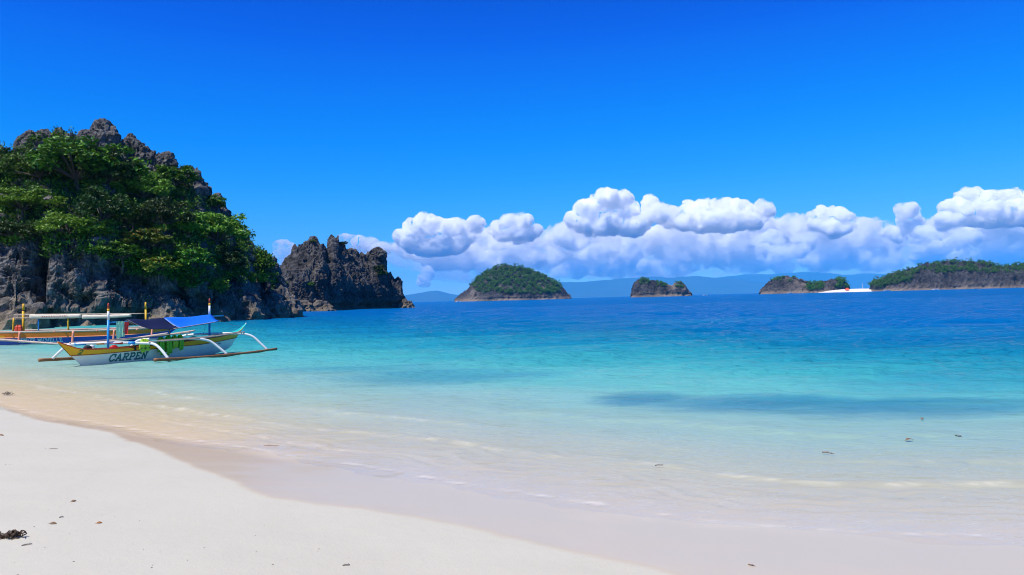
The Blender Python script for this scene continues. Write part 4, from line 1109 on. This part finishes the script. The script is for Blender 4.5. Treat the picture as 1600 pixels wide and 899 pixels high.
pole('mooring_rope', [(xs(31), -.6, 1.66), (xs(0), -.5, 1.30), (xs(-60), -.1, 1.15)], .018, 'grey_bamboo', boat2, 12, 6)
BL_old, BANG_old = BL, BANG
BL = lambda r_, t_, z_: Vector((x0 + t_, YB - r_, z_)); BANG = math.pi / 2
vest('orange life vest hung on the yellow mast of the blue boat', .75, xs(41), 1.12, 'orange_cloth', .42, .42, 9, 'orange life vests')
BL, BANG = BL_old, BANG_old

# --- distant boats
def small_boat(label, px, dist, L, hull_mat, extra=None):
    p = at_y(px, 460, dist)
    e = empty('distant_boat', (p.x, dist, 0), label, 'boat', rz=random.Random(int(px)).uniform(-.3, .3))
    lv = [[(-L * .46, -.2, .02), (0, -.3, L * .05), (L * .46, -.2, .02)], [(-L * .48, L * .05, .05), (0, L * .03, L * .10), (L * .48, L * .05, .05)], [(-L * .55, L * .15, .03), (0, L * .085, L * .12), (L * .52, L * .13, .03)]]
    hh = Hull(lv); swap(hh.shell([0, 1, 2], 15)).build('hull', M[hull_mat], e, smooth=True)
    MB().box((0, 0, L * .2), (L * .5, L * .2, L * .015)).build('canopy', M[extra or 'white'], e)
    for sx in (-1, 1):
        for sy in (-1, 1): MB().tube([(sx * L * .22, sy * L * .08, L * .05), (sx * L * .22, sy * L * .08, L * .195)], L * .008, 6).build('canopy_post', M['white'], e)
    return e
small_boat('tiny white boat at the left foot of the green dome island', 716, 1440, 9, 'white')
small_boat('tiny white boat on open water right of the two-humped islet', 1102, 1300, 9, 'white')
small_boat('tiny white boat under the low grey rock island', 1234, 1140, 8, 'white')
small_boat('tiny white boat in front of the long dark island', 1462, 1040, 9, 'white')
small_boat('white boat beached at the right end of the sandbar', 1386, 1092, 11, 'white')
for px, lab in ((1323.5, 'small orange and red tent at the left end of the sandbar'), (1363, 'orange tent at the right end of the sandbar, larger of the two')):
    p = at_y(px, 449, 1168); L = 4.5 if px > 1340 else 2.4
    e = empty('beach_tent', (p.x, 1168, 3.2), lab, 'tent')
    b = MB(); b.add([(-L, -3, 0), (L, -3, 0), (L, 3, 0), (-L, 3, 0), (-L * .8, 0, 2.8), (L * .8, 0, 2.8)], [(0, 1, 5, 4), (2, 3, 4, 5), (0, 4, 3), (1, 2, 5)])
    b.build('tent_roof', M['orange_cloth'], e)
    for sx in (-1, 1): MB().tube([(sx * L * .8, 0, 0), (sx * L * .8, 0, 2.9)], .12, 6).build('tent_pole', M['white'], e)
for px, hgt, lab in ((1348, 9, 'thin pale pole standing on the middle of the sandbar'), (1340, 6.5, 'thin blue pole left of the pale pole on the sandbar'), (1352, 6, 'short blue pole right of the pale pole on the sandbar')):
    p = at_y(px, 449, 1168)
    b = MB(); b.tube([(p.x, 1168, 3.0), (p.x + .1, 1168, 3 + hgt)], [.28, .16], 6).build('beach_pole', M['white' if px == 1348 else 'blue'], None, label=lab, cat='pole')

# ------------------------------------------------------------------ litter on the sand and in the shallows
M['dry_leaf'] = bamboo_mat('dry_leaf', (0.30, 0.12, 0.03)); M['brown_leaf'] = bamboo_mat('brown_leaf', (0.20, 0.13, 0.07)); M['grey_twig'] = bamboo_mat('grey_twig', (0.22, 0.19, 0.16)); M['seaweed'] = bamboo_mat('seaweed', (0.055, 0.03, 0.012))
def leaf(label, px, py, L, mat, ang, zoff=0.0, name='fallen_leaf', water=False):
    p = at_z(px, py, 0.035) if water else ground_at(px, py)
    P = []; n_ = 9; r = random.Random(px)
    for i in range(n_):
        u = i / (n_ - 1); wd_ = L * .24 * math.sin(math.pi * min(.97, max(.03, u)) ** .8)
        for f in (-1, 0, 1): P.append(((u - .5) * L, f * wd_, .25 * wd_ * abs(f) + L * .12 * math.sin(math.pi * u) + .004 * f))
    b = MB().sheet(P, n_, 3, .0015); b.tube([(-.5 * L, 0, .004), (-.72 * L, 0.05 * L, .002)], .0015, 5)
    o = b.build(name, M[mat], None, smooth=True, label=label, cat='leaf')
    o.location = p + Vector((0, 0, .002 + zoff)); o.rotation_euler = (r.uniform(-.1, .1), r.uniform(-.1, .1), ang)
def twig(label, px, py, L, mat, ang, water=False, rad=.004):
    p = at_z(px, py, 0.03) if water else ground_at(px, py)
    b = MB(); r = random.Random(px)
    b.tube(smooth_path([(-L / 2, 0, rad), (-L * .1, L * .06, rad * 1.8), (L * .2, -L * .03, rad * 1.4), (L / 2, L * .05, rad)], 10), [rad * (1.2 - .06 * k) for k in range(10)], 6)
    for k in range(3):
        a = Vector((-L * .3 + .25 * L * k, 0, rad)); b.tube([a, a + Vector((L * .13, L * r.choice((-.12, .12)), rad * 2))], rad * .6, 5)
    o = b.build('twig', M[mat], None, smooth=True, label=label, cat='twig'); o.location = p; o.rotation_euler = (0, 0, ang)
def weed_clump(label, px, py, w_, h_, n_, seed, water=False):
    p = at_z(px, py, 0.0) if water else ground_at(px, py)
    r = random.Random(seed); b = MB()
    for k in range(n_):
        a = Vector((r.gauss(0, w_ * .30), r.gauss(0, w_ * .14), r.uniform(0, h_ * .5))); d = r.uniform(0, 6.28); l_ = r.uniform(.03, .09)
        pts = [a, a + Vector((math.cos(d) * l_ * .5, math.sin(d) * l_ * .5, r.uniform(0, h_ * .7))), a + Vector((math.cos(d) * l_, math.sin(d) * l_, r.uniform(-.01, h_ * .2)))]
        pts = [Vector((q.x, q.y, max(.003, q.z))) for q in pts]
        b.tube(smooth_path(pts, 5), [.004, .006, .005, .004, .002], 5)
    o = b.build('seaweed_clump', M['seaweed'], None, smooth=True, label=label, cat='seaweed'); o.location = p
def grit(n_, seed):
    r = random.Random(seed); b = MB()
    for _ in range(n_):
        px, py = r.uniform(-20, 620), r.uniform(690, 905)
        if py < 690 + max(0, px - 120) * 0.42: continue
        g = ground_at(px, py); L = r.uniform(.003, .011)
        b.box(g + Vector((0, 0, .002)), (L, L * r.uniform(.25, .7), .003), Matrix.Rotation(r.uniform(0, 3.1), 3, 'Z'))
    return b.build('beach_grit', M['grey_twig'], None, label='scattered specks of plant and shell grit on the dry sand', cat='grit', kind='stuff')
grit(70, 4)
weed_clump('large dark brown seaweed clump on dry sand at the lower left edge', 14, 840, .16, .05, 70, 1)
weed_clump('small dark seaweed clump at the water edge on the left', 11, 618, .16, .09, 30, 2)
leaf('orange-brown curled leaf on dry sand right of the seaweed clump', 155, 818, .045, 'dry_leaf', .4)
leaf('flat brown leaf on dry sand above the seaweed clump', 115, 784, .05, 'brown_leaf', 1.0)
leaf('brown leaf lying left of the orange-brown curled leaf', 83, 819, .055, 'brown_leaf', .1)
leaf('yellowish leaf at the left edge on dry sand', 1, 681, .09, 'dry_leaf', .2)
leaf('reddish leaf on wet sand at the bottom, right of centre', 1174, 884, .045, 'dry_leaf', 2.4)
leaf('dark leaf floating in the shallows right of the driftwood twig', 1421, 688, .11, 'brown_leaf', .2, water=True)
leaf('small dark leaf floating farthest right in the shallows', 1497, 682, .10, 'brown_leaf', 1.9, water=True)
leaf('tiny brown leaf floating beyond the shallows on the right', 1441, 655, .09, 'brown_leaf', .9, water=True)
twig('pale brown stem stranded on the swash line left of centre', 424, 697, .22, 'dry_leaf', -.15)
twig('grey twig on dry sand in the upper left', 83, 702, .11, 'grey_twig', .15)
twig('thin grey twig on dry sand just below the seaweed clump', 42, 852, .07, 'grey_twig', .7)
twig('short twig on dry sand at the bottom centre', 541, 884, .05, 'grey_twig', .3)
twig('dark driftwood twig floating in the shallows on the right', 1294, 709, .15, 'grey_twig', -.9, True, .008)
twig('brown twig floating where the pale water meets the beige swash', 1030, 728, .10, 'grey_twig', .1, True, .006)
twig('tiny twig on dry sand left of the brown leaf', 96, 809, .035, 'grey_twig', .9)

# ------------------------------------------------------------------ far mountains, haze, clouds
def mountain_mat():
    mt, t = new_mat('mountain')
    n = nd(t, 'TexNoise', {'Vector': objcoord(t), 'Scale': 0.001, 'Detail': 6.0}).outputs[0]
    k = mixc(t, n, (0.03, 0.06, 0.03), (0.07, 0.10, 0.05))
    out(t, nd(t, 'BsdfDiffuse', {'Color': k}).outputs[0])
    return mt
M['mountain'] = mountain_mat()
def ridge(name, sil, dist, depth, seed):
    px = np.linspace(sil[0][0], sil[-1][0], 260)
    ty = np.interp(px, [p[0] for p in sil], [p[1] for p in sil])
    prof = [(-1.0, -0.02), (-0.75, 0.16), (-0.5, 0.42), (-0.25, 0.75), (0.0, 1.0), (0.5, 0.6), (1.0, -0.05)]
    rows = []
    for x, y in zip(px, ty):
        top = at_y(x, y, dist)
        for f, hfrac in prof:
            dd = dist + f * depth
            rows.append((top.x * dd / dist, dd, max(top.z, 4) * hfrac))
    V = np.array(rows)
    V[:, 2] += np.clip(V[:, 2], 0, None) * 0.22 * ridged(V * np.array([1, 1, 0]) / 2800.0, 4, seed) * (np.tile([p[0] for p in prof], 260) != 0)
    V[:, 2] += np.clip(V[:, 2], 0, None) * 0.10 * ridged(V * np.array([1, 1, 0]) / 1100.0, 4, seed + 9)
    V[:, 2] += 28 * fbm(V * np.array([1, 1, 0]) / 1000.0, 3, seed + 5) * (V[:, 2] > 20)
    obj(name, mesh_np(name, V, grid_faces(260, len(prof))), M['mountain'], kind='structure')
ridge('mountains', [(300, 474), (600, 468), (640, 461), (660, 458), (683, 455), (700, 459), (716, 462), (735, 452), (770, 444), (810, 440), (860, 442), (885, 443), (912, 442), (940, 440), (985, 437), (1020, 434),
                    (1050, 436), (1090, 433), (1118, 435), (1150, 437), (1180, 441), (1220, 446), (1300, 449), (1340, 451)], 26000, 3000, 3)
ridge('mountains_beyond', [(900, 459), (1000, 446), (1060, 438), (1110, 436), (1150, 432), (1190, 430), (1230, 429), (1262, 427), (1300, 429), (1318, 431), (1345, 429), (1380, 430), (1420, 431), (1470, 428), (1540, 425), (1640, 424), (1800, 430), (2000, 440)], 30000, 600, 8)

mb = MB()
mb.box((0, 14500, 545), (60000, 33400, 1140))          # from -25 m to 1115 m, wholly round the scene
mt, t = new_mat('haze')
vol = nd(t, 'VolumePrincipled', {'Color': (0.06, 0.50, 1.0, 1), 'Density': 3.9e-5, 'Anisotropy': -0.35})
out(t, None, vol.outputs[0])
hz = mb.build('haze', mt, kind='stuff')

def cloud_mat(name, dens, cut=0.0):
    mt, t = new_mat(name)
    if cut:
        pos = nd(t, 'NewGeometry').outputs['Position']
        n = nd(t, 'TexNoise', {'Vector': pos, 'Scale': 1 / cut, 'Detail': 6.0, 'Roughness': 0.66}).outputs[0]
        dens = nd(t, 'MapRange', {0: n, 1: 0.44, 2: 0.60, 3: 0.0, 4: dens}).outputs[0]
    v = nd(t, 'VolumePrincipled', {'Color': (1, 1, 1, 1), 'Density': dens, 'Anisotropy': 0.0})
    out(t, None, v.outputs[0])
    return mt
CL = cloud_mat('cloud', 0.015, 620)
CP = cloud_mat('puff_cloud', 0.009, 480)
CM = cloud_mat('soft_cloud', 0.005, 900)
CT = cloud_mat('thin_cloud', 0.0007, 2200)
def cloud(label, lobes, dist, mat, voxel, seed, puff=1.0):
    """lobes: (px, py, rx, ry) in photo pixels; a heap of puffs fused into one closed skin, then roughened"""
    dist *= 2; voxel *= 2
    r = np.random.default_rng(seed)
    k = dist / F
    V = []; Fc = []; base = 0
    def ball(c, rad):
        nonlocal base
        V.append(ICO2[0] * rad + c); Fc.append(ICO2[1] + base); base += len(ICO2[0])
    for (px, py, rx, ry) in lobes:
        c0 = np.array(at_y(px, py, dist)); c0[1] += r.uniform(-600, 600)
        a, b = rx * k, ry * k
        ball(c0, np.array([a * 0.86, (a + b) / 2 * 0.8, b * 0.86]))
        for _ in range(int(30 * puff)):
            d = r.normal(size=3); d /= np.linalg.norm(d)
            d[2] = abs(d[2]) * 0.9 + 0.1 if r.random() < 0.75 else d[2]
            q = c0 + d * np.array([a, (a + b) / 2, b]) * r.uniform(0.7, 0.9)
            ball(q, min(a, b) * (0.12 + 0.34 * r.random() ** 1.7) * np.array([r.uniform(1, 1.3), 1, r.uniform(0.8, 1.0)]))
    me = mesh_np('tmp', np.concatenate(V), np.concatenate(Fc))
    o = bpy.data.objects.new('tmp', me); C.objects.link(o)
    md = o.modifiers.new('r', 'REMESH'); md.mode = 'VOXEL'; md.voxel_size = voxel
    dg = bpy.context.evaluated_depsgraph_get()
    m2 = bpy.data.meshes.new_from_object(o.evaluated_get(dg))
    bpy.data.objects.remove(o); bpy.data.meshes.remove(me)
    n = len(m2.vertices)
    co = np.empty(n * 3, np.float32); m2.vertices.foreach_get('co', co); co = co.reshape(-1, 3).astype(float)
    no = np.empty(n * 3, np.float32); m2.vertices.foreach_get('normal', no); no = no.reshape(-1, 3)
    s = dist / 20000.0
    f1, _ = worley(co / (240 * s), seed); f2, _ = worley(co / (105 * s), seed + 1)
    disp = (0.55 - f1) * 120 * s + (0.5 - f2) * 60 * s + 60 * s * fbm(co / (420 * s), 2, seed) + 95 * s
    co = co + no * disp[:, None]
    m2.vertices.foreach_set('co', co.astype(np.float32).ravel()); m2.update()
    m2.polygons.foreach_set('use_smooth', np.full(len(m2.polygons), True))
    m2.name = 'cloud'
    return obj('cloud', m2, mat, None, label, 'cloud')
cloud('heaped white cumulus leftmost in the cloud bank, left of the green dome island', [(664, 358, 30, 20), (700, 360, 34, 16), (636, 374, 18, 12), (728, 366, 22, 12), (745, 353, 15, 9), (680, 382, 60, 16)], 19500, CL, 48, 1)
cloud('rounded cumulus head directly above the green dome island', [(806, 350, 26, 10), (785, 360, 22, 11), (830, 360, 20, 9), (806, 368, 34, 10)], 19500, CL, 44, 2)
cloud('tall cumulus tower between the green dome island and the two-humped islet', [(952, 315, 32, 14), (925, 330, 30, 14), (975, 332, 26, 18), (900, 344, 18, 10), (940, 350, 50, 18), (985, 356, 26, 14)], 19500, CL, 48, 3)
cloud('broad bright cumulus crown above and right of the two-humped islet', [(1018, 320, 13, 12), (1030, 336, 30, 13), (1060, 342, 26, 12), (1092, 332, 30, 16), (1135, 327, 44, 16), (1180, 334, 20, 13), (1120, 348, 80, 14)], 19500, CL, 48, 4)
cloud('lone cumulus head in the blue gap left of the narrow tower', [(1298, 338, 28, 12), (1318, 343, 14, 9), (1285, 352, 22, 10), (1306, 358, 26, 10)], 19500, CL, 44, 5)
cloud('narrow leaning cumulus tower just left of the largest bank', [(1417, 332, 13, 12), (1428, 352, 15, 18), (1440, 380, 18, 22), (1408, 364, 14, 10), (1452, 404, 26, 14)], 18800, CL, 46, 6)
cloud('largest cumulus bank of all at the right edge of the sky', [(1518, 307, 22, 10), (1545, 314, 32, 14), (1595, 314, 40, 16), (1490, 328, 24, 13), (1560, 336, 84, 18), (1650, 325, 60, 20), (1478, 345, 20, 12)], 19500, CL, 48, 7)
cloud('small bright puff low in the bank above the two-humped islet', [(985, 392, 11, 13), (993, 406, 12, 11), (1002, 418, 8, 6)], 17500, CP, 42, 8)
cloud('flat puff of cloud low above the right shoulder of the green dome island', [(895, 422, 28, 8), (915, 414, 16, 6), (870, 426, 14, 5)], 17500, CM, 42, 13)
cloud('small puff beside the tall tower above the green dome island', [(882, 374, 15, 8), (898, 380, 16, 8)], 17500, CP, 42, 24)
cloud('ragged flat puff below the tall cumulus tower', [(935, 396, 26, 9), (912, 400, 16, 6), (955, 390, 14, 8)], 17500, CP, 42, 25)
cloud('white puff low in the bank midway between the two-humped and the flat islet', [(1205, 380, 20, 15), (1213, 406, 20, 15), (1196, 396, 14, 12), (1226, 420, 14, 6)], 17500, CP, 42, 9)
cloud('small puff right of the low white puff over the flat rocky islet', [(1264, 378, 15, 12), (1250, 392, 13, 9)], 17500, CP, 42, 14)
cloud('oval puff in front of the largest bank above the long island', [(1514, 372, 22, 10), (1496, 380, 18, 9), (1476, 388, 16, 9)], 17500, CP, 42, 15)
cloud('tiny isolated puff low over the mountains left of the green dome island', [(666, 429, 9, 9), (662, 438, 7, 5)], 17500, CP, 40, 16)
cloud('wisp of cloud behind the dark sea stack', [(565, 382, 24, 9), (546, 378, 14, 7), (592, 388, 18, 6)], 20500, CM, 46, 17)
cloud('white wisp in the notch between the cliff and the sea stack', [(446, 394, 14, 12), (434, 404, 12, 9)], 20500, CM, 46, 18)
cloud('soft grey-white body of cloud under the leftmost cumulus', [(690, 392, 75, 16), (640, 390, 30, 9), (745, 378, 46, 20), (800, 380, 50, 18), (720, 410, 70, 8), (850, 376, 30, 14), (800, 404, 60, 14), (770, 420, 50, 9)], 20800, CM, 85, 19, 0.9)
cloud('soft body of cloud under the tall cumulus tower', [(890, 370, 40, 18), (945, 372, 50, 22), (930, 398, 60, 16), (1000, 378, 40, 24), (870, 404, 50, 16), (960, 420, 60, 12)], 20800, CM, 85, 20, 0.9)
cloud('soft body of cloud under the broad cumulus crown', [(1060, 366, 50, 22), (1120, 376, 60, 26), (1180, 362, 46, 26), (1080, 402, 60, 20), (1170, 404, 60, 22), (1040, 420, 50, 10)], 20800, CM, 85, 21, 0.9)
cloud('soft body of cloud between the crown and the narrow tower', [(1240, 360, 40, 20), (1295, 378, 46, 24), (1345, 364, 36, 20), (1385, 376, 40, 24), (1290, 406, 60, 16), (1370, 408, 50, 14)], 20800, CM, 85, 22, 0.9)
cloud('soft body of cloud under the largest bank', [(1480, 368, 46, 26), (1550, 368, 60, 28), (1620, 366, 60, 30), (1490, 402, 60, 16), (1590, 402, 70, 18)], 20800, CM, 85, 23, 0.9)
cloud('thin pale veil of cloud behind the left of the bank', [(700, 400, 110, 24), (600, 392, 60, 12), (800, 396, 90, 30), (760, 424, 120, 14)], 24500, CT, 150, 10, 0.5)
cloud('thin pale veil of cloud behind the middle of the bank', [(960, 390, 120, 36), (1080, 395, 130, 38), (1190, 392, 120, 40), (1030, 420, 160, 18)], 24500, CT, 150, 11, 0.5)
cloud('thin pale veil of cloud behind the right of the bank', [(1310, 392, 120, 34), (1430, 394, 120, 36), (1540, 388, 130, 40), (1640, 392, 110, 36), (1380, 418, 160, 18)], 24500, CT, 150, 12, 0.5)
